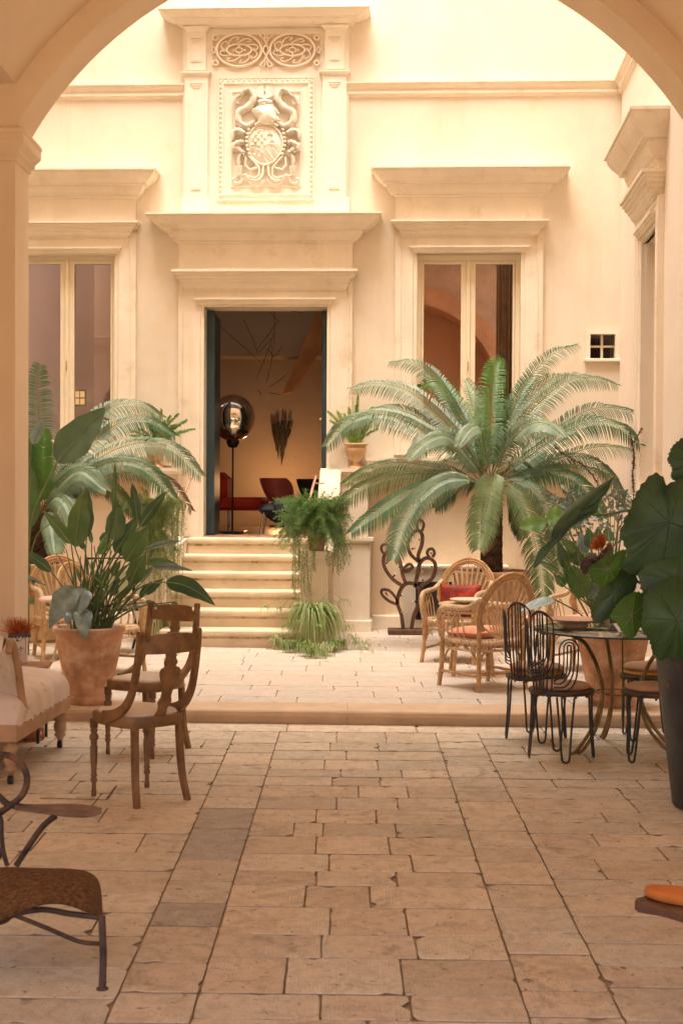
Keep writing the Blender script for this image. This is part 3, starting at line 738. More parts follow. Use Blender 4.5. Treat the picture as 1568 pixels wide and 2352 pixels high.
# podium blocks either side, ramped parapets, newel pedestals
def parapet(side, name, label):
    r = thing(name, label, "parapet", FF.w(0, -1, T), FRZ)
    def B(nm, m, mt): o = m.build(nm, mt, r); o.location = (0, 1.0, -T); return o
    if side > 0:
        a, b = FF.px(755, 1300, .3)[0], FF.px(850, 1300, .3)[0]; ra0, ra1 = SX1+.05, SX1+.24
    else:
        a, b = FF.px(338, 1300, .3)[0], FF.px(415, 1300, .3)[0]; ra0, ra1 = SX0-.23, SX0-.01
    ptop = zz(800, 1235, .3)
    m = MB(); m.bbox(a, b, -.30, -.002, T-.01, ptop-.06, .01)
    loft3(m, a, b, [(.33, ptop), (.33, ptop-.03), (.315, ptop-.045), (.302, ptop-.06)], base=.30); m.bbox(a-.02, b+.02, -.33, -.003, T-.01, T+.12, .01)
    B("podium", m, STONE)
    zt = zz(810, 1076, .3); m = MB()
    m.bbox(a+.02, b-.03, -.26, -.004, ptop, zt-.07, .006)
    loft3(m, a+.02, b-.03, [(.30, zt), (.30, zt-.035), (.285, zt-.05), (.262, zt-.07)], base=.26)
    ringframe(m, a+.08, b-.09, ptop+.08, zt-.13, [(0,.26),(.0,.272),(.02,.272),(.025,.262)])
    B("parapet_wall", m, STONE)
    # ramp
    z1 = zt-.0; z0 = zz(720, 1262, 1.35)
    if side < 0: z1 = z0+.12
    y1, y0 = -.28, -1.32
    m = MB(); vs = []
    for x_ in (ra0, ra1): vs += [(x_, y0, T), (x_, y1, T), (x_, y1, z1-.06), (x_, y0, z0-.06)]
    m.add(vs, [(0,1,2,3),(7,6,5,4),(0,3,7,4),(3,2,6,7),(1,5,6,2)])
    B("ramp_wall", m, STONE)
    m = MB(); e = .012; vs = []
    L_ = []
    for (yy, zz_) in ((y0-.03, z0-.02), (y1, z1)):
        L_.append([(ra0-e, yy, zz_-.07), (ra0-e, yy, zz_-.015), (ra0-e+.015, yy, zz_), (ra1+e-.015, yy, zz_), (ra1+e, yy, zz_-.015), (ra1+e, yy, zz_-.07)])
    m.loft(L_, False, True); m.add(L_[0], [tuple(range(6))]); m.add(L_[1], [tuple(range(6))])
    m.bbox(ra0-e, ra1+e, y1-.001, -.01, z1-.07, z1, .008)
    if side > 0: B("ramp_coping", m, STEPM)
    pw = FF.px(722, 1350, 1.5)[0] if side > 0 else SX0-.16
    p0, p1 = pw-.125, pw+.125; pz = zz(722, 1266, 1.6)
    m = MB(); m.bbox(p0, p1, -1.62, -1.37, T-.01, pz-.03, .006)
    for x_ in (0,): loft3_at(m, p0, p1, -1.62, -1.37, [(.02, pz), (.02, pz-.04), (.01, pz-.055), (0, pz-.07)])
    loft3_at(m, p0, p1, -1.62, -1.37, [(.0, T+.13), (.015, T+.12), (.02, T+.10), (.02, T-.005)])
    M_ = Matrix.Translation((0, -1.36, 0)); m2 = MB(); ringframe(m2, p0+.045, p1-.045, T+.2, pz-.12, [(0,.26),(.0,.270),(.012,.270),(.016,.255),(.05,.255)])
    m.add([(x, y-1.36, z) for x, y, z in m2.v], m2.f, False)
    B("newel_pedestal", m, STONE)
    return r, (ra0, ra1, y0, y1, z0, z1), (p0, p1, pz), (a, b, zt)
def loft3_at(m, x0, x1, y0, y1, prof):
    rows = [[(x0-p, y0-p, z), (x1+p, y0-p, z), (x1+p, y1+p, z), (x0-p, y1+p, z)] for p, z in prof]; m.loft(rows, False, True); m.add(rows[0], [(0,1,2,3)])
PR = parapet(1, "stair_parapet", "stone parapet right of the stairs with white ramped coping and square newel")
PL = parapet(-1, "stair_parapet", "stone parapet left of the stairs half hidden by hanging greenery")

# iron-edged hatch let into the hall paving
m = MB(); hp = [gr(92,1834), gr(245,1838), gr(268,1806), gr(125,1803)]
for i, (p, q) in enumerate(((hp[0],hp[1]),(hp[1],hp[2]))):
    d = (q-p).normalized(); s = Vector((-d.y, d.x, 0))*.006; m.add([p-s+Vector((0,0,.003)), q-s+Vector((0,0,.003)), q+s+Vector((0,0,.003)), p+s+Vector((0,0,.003))], [(0,1,2,3)])
h = m.build("floor_hatch", mat("rusty_edge", (.16,.07,.04), .8, .2, 20)); tag(h, kind="structure")
# ================================================================== INTERIOR (seen through the door and windows)
INW = mat("dim_brown_interior_wall", (.52,.43,.34), .9, .06, 1.2)
INO = mat("orange_interior_wall", (.88,.55,.32), .9, .05, 1.2)
INF = mat("interior_floor", (.30,.20,.13), .35, .15, 2.5, spec=.5)
room = tag(bpy.data.objects.new("room_wall", None), kind="structure"); C.objects.link(room); room.location = FO; room.rotation_euler = (0,0,FRZ)
def R3(name, m, mt): o = m.build(name, mt, room); return o
x_l, x_m, x_r = XL+.2, DOOR[1]+.42, xc+.6; yb = 4.6; zf = SILL+.0; zc_ = 4.9
m = MB(); m.add([(x_l,.34,zf),(x_r,.34,zf),(x_r,yb,zf),(x_l,yb,zf)], [(0,1,2,3)]); o_ = R3("room_floor", m, INF)
m = MB(); m.add([(x_l,yb,zf),(x_m+.0,yb,zf),(x_m,yb,zc_),(x_l,yb,zc_)], [(0,1,2,3)]); m.add([(x_l,.34,zf),(x_l,yb,zf),(x_l,yb,zc_),(x_l,.34,zc_)], [(0,1,2,3)])
m.add([(x_l,.34,zc_),(x_r,.34,zc_),(x_r,yb,zc_),(x_l,yb,zc_)], [(0,1,2,3)]); m.box(x_m, x_m+.25, .34, yb, zf, zc_); R3("room_wall_panel", m, INW)
# soffit line and slanting rib at the top of the view through the door
m = MB(); m.box(x_l, DOOR[0]+.46*(DOOR[1]-DOOR[0])+.45, yb-.5, yb-.001, 3.30, zc_-.001); R3("soffit", m, INW)
m = MB()
q0 = FF.px(652, 852, -(yb-.55)); q1 = FF.px(735, 706, -(yb-.55)); dx_, dz_ = q1[0]-q0[0], q1[1]-q0[1]
m.prism([(q0[0]-.02, q0[1]-.3), (q0[0]+.10, q0[1]-.3+.02), (q1[0]+.75*dx_+.42, q1[1]+.75*dz_), (q1[0]+.75*dx_-.1, q1[1]+.75*dz_)], yb-.55, yb-.3); R3("vault_rib", m, mat("rib_plaster", (.62,.34,.17), .9))
# right-hand room: arch and orange wall
m = MB(); m.box(x_m+.25, x_r, 2.6, 2.7, zf, zc_); R3("room_end_wall", m, INO)
rc = FF.px(960, 1000, -2.3); rows = []
m = MB(); pts = []
for k in range(31):
    a_ = PI*.02 + PI*.55*k/30; pts.append((a_,))
cx0, cz0 = FF.px(935, 950, -2.2); rr0 = FF.px(1150, 950, -2.2)[0]-cx0
for r_, yy in ((rr0, 1.9), (rr0, 2.58), (rr0+.18, 2.58), (rr0+.18, 1.9), (rr0, 1.9)):
    rows.append([Vector((cx0+r_*math.cos(a), yy, cz0+r_*math.sin(a)*1.15)) for (a,) in pts])
m.loft(rows, False); R3("room_arch", m, mat("arch_plaster", (.88,.46,.24), .9))
m = MB()                                        # spandrel above the arch
rows = [[Vector((cx0+(rr0+.18)*math.cos(a), 1.92, cz0+(rr0+.18)*math.sin(a)*1.15)) for (a,) in pts], [Vector((cx0+(rr0+1.8)*math.cos(a), 1.92, cz0+(rr0+2.2)*math.sin(a)*1.3)) for (a,) in pts]]
m.loft(rows, False); R3("spandrel", m, mat("brown_plaster", (.80,.54,.36), .9))
def curtain(x0, x1, y, z0, z1, mt, label):
    cu = thing("curtain", label, "curtain", FF.w((x0+x1)/2, y, z1), FRZ)
    rows = []
    n = 40
    for z in (z0, (z0+z1)/2, z1):
        rows.append([Vector((x0+(x1-x0)*k/n-(x0+x1)/2, .035*math.sin(k*.9)*(1.2 if z < z1 else .7)+.01*math.sin(k*2.3), z-z1)) for k in range(n+1)])
    m = MB(); m.loft(rows, True); m.build("cloth", mt, cu)
cw = FF.px(1140, 800, -.28)[0]
curtain(cw, WINR[1]-.02, .42, SILL+.02, WINR[3]+.1, mat("brown_curtain", (.60,.46,.35), .9, .1, 4), "dull brown floor-length curtain behind the right-hand window")
m = MB(); m.box(WINL[0]-.3, WINL[1]+.3, .42, .45, zf, WINL[3]+.3); o_ = R3("mauve_reflection_panel", m, mat("mauve_reflection", (.80,.62,.62), .9, .04, 1))  # mauve reflections of the left window, put into a panel's colour
z_ = FF.px(216, 700, -.8)[0]

def inroom(u, v, dep): x, z = FF.px(u, v, -dep); return x, z
RED = mat("red_upholstery", (.42,.035,.02), .8, .15, 5, .1); DRED = mat("dark_red_upholstery", (.20,.03,.025), .7, .1, 5); NAVY = mat("navy_leather", (.02,.022,.03), .5, .1, 5); STEEL = mat("brushed_steel", (.6,.57,.52), .25, .05, 9, metal=1)
# red chaise
x0, zz0 = inroom(470, 1175, 1.6); x1, _ = inroom(612, 1175, 1.6)
ch = thing("chaise", "bright red upholstered chaise on a thin steel base seen through the doorway", "chaise", FF.w(x0+.5, 1.6, zf), FRZ)
L_ = x1-x0; hz = inroom(560,1142,1.6)[1]-zf; lo = inroom(560,1172,1.6)[1]-zf
m = MB(); m.bbox(-.62, x1-x0-.5, -.3, .35, lo, hz, .04); m.build("seat", RED, ch)
bx = inroom(528,1100,1.6)[0]-x0-.5; bt = inroom(500,1085,1.6)[1]-zf
m = MB(); m.bbox(-.75, bx, -.3, .35, lo+.02, bt, .08); m.build("backrest", RED, ch)
px_ = inroom(525,1190,1.6)[0]-x0-.5
m = MB(); m.tube([(px_, 0, .02), (px_, 0, lo)], .016, 8); m.tube([(px_+.035, .05, .02), (px_+.035, .05, lo)], .010, 8); m.bbox(px_-.18, px_+.2, -.18, .2, 0, .02, .006); m.build("base", STEEL, ch)
# chrome balloon floor lamp
lx_, lz_ = inroom(535, 960, 1.15); lr = (inroom(586,960,1.15)[0]-inroom(484,960,1.15)[0])/2
lp = thing("floor_lamp", "floor lamp with a big mirrored glass globe on a slim dark pole", "lamp", FF.w(lx_, 1.15, zf), FRZ)
m = MB(); m.blob(Vector((0,0,lz_-zf)), lr, (1,1,1.05), 26); m.build("globe", mat("smoked_mirror_glass", (.80,.74,.66), .03, 0, 1, metal=1), lp)
m = MB(); m.tube([(0,0,.02), (0,0,lz_-zf-lr*.95)], .010, 8); m.lathe([(0,.0),(.13,.0),(.13,.015),(.02,.03),(0,.03)], 20); m.build("pole", NAVY, lp)
m = MB(); m.lathe([(0,-.10),(.05,-.09),(.075,-.03),(.05,.02),(0,.03)], 16, Matrix.Translation((0,0,lz_-zf-lr*.95))); m.build("lamp_socket", NAVY, lp)
# dark red shell chair and navy lounge chair
def shell(name, label, u0, v0, u1, v1, dep, mt, legs=True, lean=.12):
    a, zb = inroom(u0, v1, dep); b, zt = inroom(u1, v0, dep); c = (a+b)/2; W_ = b-a; H_ = zt-zb
    r = thing(name, label, "chair", FF.w(c, dep, zf), FRZ)
    rows = []
    for i in range(9):
        q = i/8; z = zb-zf+H_*q; wv = W_*.5*(.72+.28*math.sin(PI*(q*.75+.1))); sh = -W_*.28*(q-.4)
        rows.append([Vector((sh+wv*math.cos(t), .0+.12*abs(math.cos(t))**2*1.0-.05+lean*q*.4 + .05*math.sin(t), z+.04*math.sin(q*PI)*abs(math.cos(t)))) for t in [PI*k/12 for k in range(13)]])
    back = [[p+Vector((0,.05,0)) for p in r_] for r_ in rows]
    m = MB(); m.loft(rows, True); m.loft(back, True); m.loft([rows[-1], back[-1]], True); m.loft([[r_[0] for r_ in rows],[r_[0] for r_ in back]], True); m.loft([[r_[-1] for r_ in rows],[r_[-1] for r_ in back]], True)
    m.build("backrest", mt, r)
    m = MB(); m.bbox(-W_*.5, W_*.5, -.4, .02, zb-zf-.14, zb-zf-.03, .05); m.build("seat", NAVY, r)
    for sx in (-1, 1):
        for sy in (-.36, -.05): m = MB(); m.tube([(sx*W_*.3, sy, zb-zf-.11), (sx*W_*.42, sy-.02, 0)], .011, 7); m.build("leg", STEEL, r)
    return r
shell("shell_chair", "dark red curved-back chair in front of the glowing lamp indoors", 600, 1098, 672, 1152, .95, DRED)
shell("lounge_chair", "near-black high-backed chair deeper inside beside the right door leaf", 684, 1100, 742, 1150, 1.5, mat("black_fabric", (.03,.03,.03), .8))
a, z0_ = inroom(605, 1205, .62); b, z1_ = inroom(720, 1150, .62)
r = thing("ottoman", "navy rounded leather lounge seat just inside the doorway", "seat", FF.w((a+b)/2, .75, zf), FRZ)
m = MB(); m.blob(Vector((0,0,(z0_+z1_)/2-zf+.01)), .5, (abs(b-a), .5, abs(z1_-z0_)*1.15), 16); m.build("cushion", NAVY, r)
m = MB(); m.tube([(-.12,0,.02),(.0,0,.12)], .012); m.tube([(.12,0,.02),(.0,0,.12)], .012); m.tube([(0,-.12,.02),(0,.12,.02)], .012); m.build("base", STEEL, r)
# hidden table lamp glowing behind the chair, stalactite wall piece above it
a, z_ = inroom(640, 1112, 3.9)
tl = thing("table_lamp", "small glowing lamp lighting the back wall behind the dark red chair", "lamp", FF.w(a, 3.9, zf), FRZ)
m = MB(); m.lathe([(0,0),(.12,0),(.12,.02),(.02,.04),(.02,z_-zf-.22),(0,z_-zf-.22)], 16); m.build("stand", NAVY, tl)
em = bpy.data.materials.new("lit_lampshade"); em.use_nodes = True; pb = em.node_tree.nodes["Principled BSDF"]; pb.inputs["Emission Color"].default_value = (1,.45,.15,1); pb.inputs["Emission Strength"].default_value = 3
m = MB(); m.lathe([(.10,-.20),(.07,-.05),(.06,-.04)], 20, Matrix.Translation((0,0,z_-zf))); m.build("lampshade", em, tl)
pl_ = bpy.data.lights.new("lamp_glow", 'POINT'); pl_.energy = 3.5; pl_.color = (1,.5,.2); pl_.shadow_soft_size = .06; po = bpy.data.objects.new("lamp_glow", pl_); C.objects.link(po); po.location = FF.w(a, 3.85, z_+.02)
a, z_ = inroom(640, 1080, 4.2); _, zt_ = inroom(640, 960, 4.2)
ws = thing("wall_sculpture", "dark dripping stalactite-like wall piece above the lamp indoors", "sculpture", FF.w(a, 4.5, z_), FRZ)
m = MB(); rq = random.Random(4)
for k in range(26):
    x = rq.uniform(-.13, .13); top = (zt_-z_)*rq.uniform(.75, 1.0); bot = (zt_-z_)*(abs(x)/.13*.55+rq.uniform(0,.2))
    m.tube([(x, 0, top), (x*.9, -.02, (top+bot)/2), (x*.75, 0, bot)], [.016, .014, .002], 5)
m.build("drips", mat("dark_bronze", (.07,.06,.04), .6, .2, 20), ws)
# branching wire chandelier, top left of the doorway
bc = thing("branch_chandelier", "thin black angular twigs of a hanging chandelier inside the doorway top", "chandelier", FF.w(0, 1.4, zc_), FRZ)
m = MB()
segs = [((500,745),(595,830)),((560,735),(592,810)),((592,810),(625,775)),((630,765),(588,870)),((640,735),(588,805)),((617,845),(612,880)),((625,790),(621,850)),((612,800),(628,820)),((628,820),(650,795)),((665,855),(618,890)),((615,902),(645,907)),((640,710),(700,720)),((590,895),(600,908)),((640,740),(610,707))]
for p, q in segs:
    a = FF.px(*p, -1.4); b = FF.px(*q, -1.4); c_ = ((a[0]+b[0])/2+.01, (a[1]+b[1])/2)
    m.tube([(a[0], rq.uniform(-.03,.03), a[1]-zc_), (c_[0], 0, c_[1]-zc_), (b[0], rq.uniform(-.03,.03), b[1]-zc_)], [.002,.0038,.002], 5)
a = FF.px(630, 790, -1.4); m.tube([(a[0],0,a[1]-zc_),(a[0],0,0)], .003, 5)
m.build("twigs", mat("black_twig", (.02,.015,.01), .6), bc)
# handrails (slim wooden rods) beside the stairs
WROD = mat("worn_rod_wood", (.50,.27,.18), .5, .2, 15)
def hrail(pa, pb, label):
    r = thing("handrail", label, "handrail", pb); d = pa-pb
    m = MB(); m.tube([Vector((0,0,0)), d], .014, 8); m.blob(d, .018); m.build("rod", WROD, r)
    m = MB(); q = d*.8; m.tube([q, q+Vector((.10*(1 if pa.x > -1 else -1),.05,0))], .007, 6); m.build("bracket", BRASS, r)
hrail(at(725, 1095, 14.2), at(704, 1172, 13.6), "short pinkish wooden rod leaning by the white ramp right of the doorway")
hrail(at(437, 1100, 14.2), at(398, 1205, 13.6), "brown wooden handrail rod left of the doorway behind palm tips")

lx0, lz0 = FF.px(172, 932, -.28); lx1_, lz1_ = FF.px(198, 896, -.28); lcx = (lx0+lx1_)/2  # added glowing box in place of a lamp reflected in the pane
ln = thing("reflected_lantern", "small glowing yellow lantern added behind the left-hand window to imitate a reflection", "reflected_lantern", FF.w(lcx, .28, lz0), FRZ)
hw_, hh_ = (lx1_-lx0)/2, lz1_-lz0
m = MB(); m.box(-hw_*.8, hw_*.8, -.02, .02, .015, hh_-.015); e2 = bpy.data.materials.new("reflected_lantern_glow"); e2.use_nodes = True; q_ = e2.node_tree.nodes["Principled BSDF"]; q_.inputs["Base Color"].default_value = (.8,.5,.2,1); q_.inputs["Emission Color"].default_value = (1,.62,.2,1); q_.inputs["Emission Strength"].default_value = .2; m.build("glass", e2, ln)
m = MB()
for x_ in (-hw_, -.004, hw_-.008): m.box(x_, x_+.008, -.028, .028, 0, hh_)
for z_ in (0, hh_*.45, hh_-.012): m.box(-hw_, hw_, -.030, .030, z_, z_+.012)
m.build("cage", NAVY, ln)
# ================================================================== FURNITURE
def rzdir(dx, dy): return math.atan2(dy, dx) - PI/2       # local +y faces (dx, dy)
DWOOD = mat("dark_walnut", (.25,.125,.048), .42, .25, 7, .12, 70, .4, stains=((.34,.19,.08), 9, .5, .75))
SEATF = mat("cream_seat_fabric", (.72,.60,.47), .9, .05, 8, .15, 200, .1, stains=((.58,.48,.36), 7, .55, .7))

def regency_chair():
    r = thing("wooden_chair", "", "chair")
    # seat rail, D shaped at the back
    def ring(s, z):
        out = []
        for k in range(40):
            a = 2*PI*k/40; c, n_ = math.cos(a), math.sin(a); e = .32 if n_ > 0 else .62
            out.append(Vector((.185*s*math.copysign(abs(c)**e, c), .195*s*math.copysign(abs(n_)**e, n_), z)))
        return out
    m = MB(); m.loft([ring(.86,.378), ring(.99,.378), ring(1,.384), ring(1,.426), ring(.985,.432), ring(.86,.434)], True, True); m.build("seat_rail", DWOOD, r, auto=.6)
    m = MB(); m.loft([ring(.87,.425), ring(.875,.437), ring(.83,.447), ring(.6,.456), ring(.3,.460), ring(.01,.461)], True, True); m.build("seat", SEATF, r)
    prof = [(.021,.39),(.021,.345),(.014,.342),(.019,.334),(.019,.326),(.013,.320),(.022,.306),(.024,.296),(.021,.284),(.014,.277),(.019,.270),(.014,.262),(.019,.250),(.018,.19),(.013,.115),(.017,.108),(.017,.102),(.012,.097),(.017,.085),(.017,.075),(.011,.068),(.011,.03),(.014,.024),(.012,.0),(0,0)]
    for s in (-1, 1):
        m = MB(); m.lathe(prof, 16, Matrix.Translation((s*.158, .172, 0))); m.build("front_leg", DWOOD, r)
        m = MB(); pts = smoothpath([(s*.130,-.155,.39),(s*.132,-.162,.25),(s*.138,-.175,.12),(s*.148,-.205,.0)], 5)
        rows = [[Vector((p.x-.016+.004*i/20, p.y-.014, p.z)), Vector((p.x+.016-.004*i/20, p.y-.014, p.z)), Vector((p.x+.016-.004*i/20, p.y+.014, p.z)), Vector((p.x-.016+.004*i/20, p.y+.014, p.z))] for i, p in enumerate(pts)]
        m.loft(rows, False, True); m.add(rows[-1], [(0,1,2,3)]); m.build("rear_leg", DWOOD, r)
        # scrolled back post sweeping down into the side rail
        ctr = smoothpath([(s*.168,-.262,.845),(s*.170,-.252,.76),(s*.172,-.232,.66),(s*.175,-.200,.56),(s*.178,-.150,.49),(s*.180,-.085,.45),(s*.182,-.02,.428),(s*.182,.03,.415)], 5); n = len(ctr)
        rows = []
        for i, p in enumerate(ctr):
            t = (ctr[min(i+1,n-1)]-ctr[max(i-1,0)]).normalized(); nn = Vector((0, -t.z, t.y)); q = i/(n-1); w = .016+.020*max(0, (q-.35)/.65)**1.5; 
            rows.append([p+nn*w+Vector((-.012,0,0)), p+nn*w+Vector((.012,0,0)), p-nn*w+Vector((.012,0,0)), p-nn*w+Vector((-.012,0,0))])
        m = MB(); m.loft(rows, False, True); m.add(rows[-1], [(0,1,2,3)])
        m.tube([(s*.168-.0125, -.262, .845), (s*.168+.0125, -.262, .845)], .017, 12); m.build("back_post", DWOOD, r)
    # crest rail: bowed board with notched shoulders
    def brd(x): return -.262 - .022*(1-(x/.16)**2)
    top = [(-.158,.822),(-.150,.822),(-.142,.808),(-.131,.806),(-.125,.820),(-.118,.838),(-.09,.843),(0,.846),(.09,.843),(.118,.838),(.125,.820),(.131,.806),(.142,.808),(.150,.822),(.158,.822)]
    m = MB(); rows = [[Vector((x, brd(x)-.009, z)) for x, z in top], [Vector((x, brd(x)-.009, .752-.006*(1-(x/.16)**2))) for x, z in top], [Vector((x, brd(x)+.009, .752-.006*(1-(x/.16)**2))) for x, z in top], [Vector((x, brd(x)+.009, z)) for x, z in top]]
    rows.append(rows[0]); m.loft(rows, False); m.build("crest_rail", DWOOD, r)
    half = [(.752,.030),(.735,.028),(.722,.026),(.712,.033),(.700,.036),(.692,.030),(.684,.026),(.674,.050),(.660,.057),(.640,.056),(.615,.046),(.585,.034),(.555,.027),(.530,.026),(.515,.034),(.500,.036),(.485,.028),(.46,.024),(.425,.034)]
    m = MB(); rows = []
    for z, w in half:
        q = (.752-z)/.33; y = -.280 + .10*q*q + .005
        rows.append([Vector((-w,y-.007,z)), Vector((w,y-.007,z)), Vector((w,y+.007,z)), Vector((-w,y+.007,z))])
    m.loft(rows, False, True); m.build("splat", DWOOD, r)
    return r
G_WC = "dark regency style wooden chairs"
c1 = regency_chair(); tag(c1, "dark wooden chair seen from behind, nearer of the two beside the left terracotta pot", "chair", G_WC)
c1.location = (-1.003, 7.095, 0); c1.rotation_euler = (0,0,rzdir(-.228,.26))
c2 = copy_tree(c1); tag(c2, "dark wooden chair facing the hall, standing behind the matching nearer chair", "chair", G_WC)
c2.location = (-1.130, 8.33, 0); c2.rotation_euler = (0,0,rzdir(-.135,-.25))

# ------------------------------------------------------------------ black iron cactus chairs
IRON = mat("black_wrought_iron", (.045,.035,.032), .5, .2, 20, .1, 80, .5)
CUSH = mat("tan_leather_pad", (.52,.27,.14), .6, .12, 6, .1, 80)
OCUSH = mat("orange_seat_pad", (.62,.28,.06), .7, .12, 6, .1, 80)
def cactus_chair(padmat=CUSH, pad2=None):
    r = thing("iron_chair", "", "chair"); SZ = .395
    m = MB(); m.lathe([(0,SZ-.018),(.178,SZ-.018),(.190,SZ-.012),(.190,SZ+.006),(.182,SZ+.010),(0,SZ+.010)], 36)
    for k in range(14): a = 2*PI*k/14; m.blob(Vector((.176*math.cos(a), .176*math.sin(a), SZ-.022)), .009, (1,1,.9), 6)
    m.build("seat", mat("dark_wood_seat", (.10,.06,.04), .5, .2, 9), r)
    for k in range(4):
        a = PI/4+PI/2*k; c, s = math.cos(a), math.sin(a); t = Vector((-s, c, 0)); o = Vector((c, s, 0))
        pts = [o*.165+t*.05+Vector((0,0,SZ-.02)), o*.172+t*.033+Vector((0,0,.18)), o*.184+t*.022+Vector((0,0,.035)), o*.185+t*.014+Vector((0,0,.012)), o*.186+Vector((0,0,.006)), o*.185-t*.014+Vector((0,0,.012)), o*.184-t*.022+Vector((0,0,.035)), o*.172-t*.033+Vector((0,0,.18)), o*.165-t*.05+Vector((0,0,SZ-.02))]
        m = MB(); m.tube(smoothpath(pts, 3), .0065, 7); m.build("leg", IRON, r)
    # backrest (behind: -y), wrapped on a cylinder round the seat
    def bp(x, z):                               # x across, z up
        a = x/.20; R_b = .185+.10*max(0, (z-SZ))*.55
        return Vector((R_b*math.sin(a), -R_b*math.cos(a), z))
    def arch(x0, x1, zb, zt, xb0=None, xb1=None):
        c = (x0+x1)/2; h = (x1-x0)/2; pts = [bp(x0 if xb0 is None else xb0, zb), bp(x0, zb+(zt-zb)*.55)]
        for k in range(1, 8): a = PI-PI*k/8; pts.append(bp(c+h*math.cos(a), zt-h*1.25+h*1.25*math.sin(a)))
        pts += [bp(x1, zb+(zt-zb)*.55), bp(x1 if xb1 is None else xb1, zb)]
        return smoothpath(pts, 3)
    m = MB()
    for w, zt in ((.085,.86),(.048,.858),(.018,.856)): m.tube(arch(-w, w, SZ-.02, zt, -w*.75, w*.75), .0055, 6)
    m.tube([bp(0,SZ-.02), bp(0,.86)], .005, 6)
    m.build("backrest", IRON, r)
    for s, zt, zj in ((1,.70,.50),(-1,.80,.56)):
        m = MB()
        for k, (xo, xi) in enumerate(((.225,.115),(.200,.140),(.18,.16))):
            h = (xo-xi)/2; c = (xo+xi)/2; dz = k*.018
            pts = [bp(s*.082, zj-.09+dz*1.2), bp(s*(.13+.02*(2-k)), zj-.08+dz), bp(s*(xo-.012), zj-.03+dz), bp(s*xo, zj+.05)]
            for j in range(0, 7): a = PI*j/6; pts.append(bp(s*(c+h*math.cos(a)), zt-k*.014-h+h*1.1*math.sin(a)))
            pts += [bp(s*xi, zj+.06), bp(s*(xi-.012), zj+.0), bp(s*.083, zj-.04+dz*.3)]
            m.tube(smoothpath(pts, 3), .0048, 6)
        m.build("cactus_arm", IRON, r)
    return r
def seat_pad(ch, mt, label, r=.165, z=.405, dx=0, group="round pads on the iron chairs"):
    p = thing("seat_cushion", label, "cushion", Vector(ch.location)+Vector((dx, 0, z)), ch.rotation_euler[2], group)
    m = MB(); m.lathe([(0,0),(r*.93,0),(r,.008),(r,.017),(r*.95,.026),(r*.9,.028),(r*.88,.031),(r*.5,.035),(0,.036)], 36); m.build("pad", mt, p)
    m = MB(); m.lathe([(r+.003*math.cos(2*PI*k/6), .013+.004*math.sin(2*PI*k/6)) for k in range(7)], 36); m.build("piping", mt, p)
    return p
G_IC = "black iron chairs with cactus-shaped backs"
ic = cactus_chair(); tag(ic, "black iron cactus-back chair, the nearer of the two left of the glass table", "chair", G_IC)
ic.location = (1.275, 8.20, 0); ic.rotation_euler = (0,0,rzdir(.72,.70))
seat_pad(ic, CUSH, "round tan pad on the front left iron chair")
ic2 = copy_tree(ic); tag(ic2, "black iron cactus-back chair half hidden behind its nearer twin, left of the glass table", "chair", G_IC)
ic2.location = (1.215, 8.83, 0); ic2.rotation_euler = (0,0,rzdir(.66,.75))
seat_pad(ic2, OCUSH, "flat orange pad lying under the tan one on the rear left iron chair", .172)
seat_pad(ic2, CUSH, "round tan pad lying on top of the orange one, rear left iron chair", z=.436)
ic3 = copy_tree(ic); tag(ic3, "black iron chair right of the glass table, directly beside the dark tall pot", "chair", G_IC)
ic3.location = (1.80, 8.15, 0); ic3.rotation_euler = (0,0,rzdir(-.93,.15))
seat_pad(ic3, CUSH, "round tan pad on the iron chair next to the dark tall pot")
ic4 = copy_tree(ic); tag(ic4, "black iron chair mostly hidden behind the one beside the dark tall pot", "chair", G_IC)
ic4.location = (1.93, 8.86, 0); ic4.rotation_euler = (0,0,rzdir(-.9,.0))
seat_pad(ic4, OCUSH, "orange pad on the hidden rear right iron chair", .172)
seat_pad(ic4, CUSH, "tan pad stacked on orange at the rear right iron chair", z=.436)

# ------------------------------------------------------------------ glass table
BRZ = mat("aged_bronze", (.32,.20,.08), .42, .2, 12, .1, 60, .5, metal=.55)
gt = thing("glass_table", "round glass-topped table on curved bronze legs between the iron chairs", "table", (1.66, 8.50, 0))
GR, GZ = .50, .705
m = MB(); m.lathe([(0,GZ),(GR-.004,GZ),(GR,GZ+.003),(GR,GZ+.010),(GR-.004,GZ+.013),(0,GZ+.013)], 64); m.build("tabletop", glass("table_glass", (.80,.86,.82), .06), gt)
m = MB(); m.lathe([(GR+.001,GZ+.001),(GR+.004,GZ+.001),(GR+.004,GZ+.012),(GR+.001,GZ+.012),(GR+.001,GZ+.001)], 64); m.build("rim", mat("dark_glass_edge", (.03,.05,.05), .15, .1, 9, spec=.6), gt)
for k in range(3):
    a = math.radians(215+120*k); o = Vector((math.cos(a), math.sin(a), 0))
    for off, sgn in ((0, 1), (.035, 1)):
        pts = [o*.40+Vector((0,0,GZ)), o*.36+Vector((0,0,GZ-.012)), o*.27+Vector((0,0,.64)), o*.175+Vector((0,0,.50)), o*.13+Vector((0,0,.34)), o*(.17+off)+Vector((0,0,.16)), o*(.27+off*1.5)+Vector((0,0,.035)), o*(.33+off*1.5)+Vector((0,0,.004))]
        p_ = smoothpath(pts, 5); 
        m = MB(); m.tube(p_, [.013-.003*i/len(p_) for i in range(len(p_))], 8); m.build("leg", BRZ, gt)
m = MB(); m.tube([(.135*math.cos(a), .135*math.sin(a), .34) for a in [2*PI*k/20 for k in range(20)]], .006, 6, closed=True); m.build("stretcher", BRZ, gt)
TZ = GZ+.0135
def lathe_thing(name, label, cat, loc, prof, mt, part=None, n=40, group=None):
    m = MB(); m.lathe(prof, n); o = m.build(name, mt); o.location = loc; tag(o, label, cat, group); return o
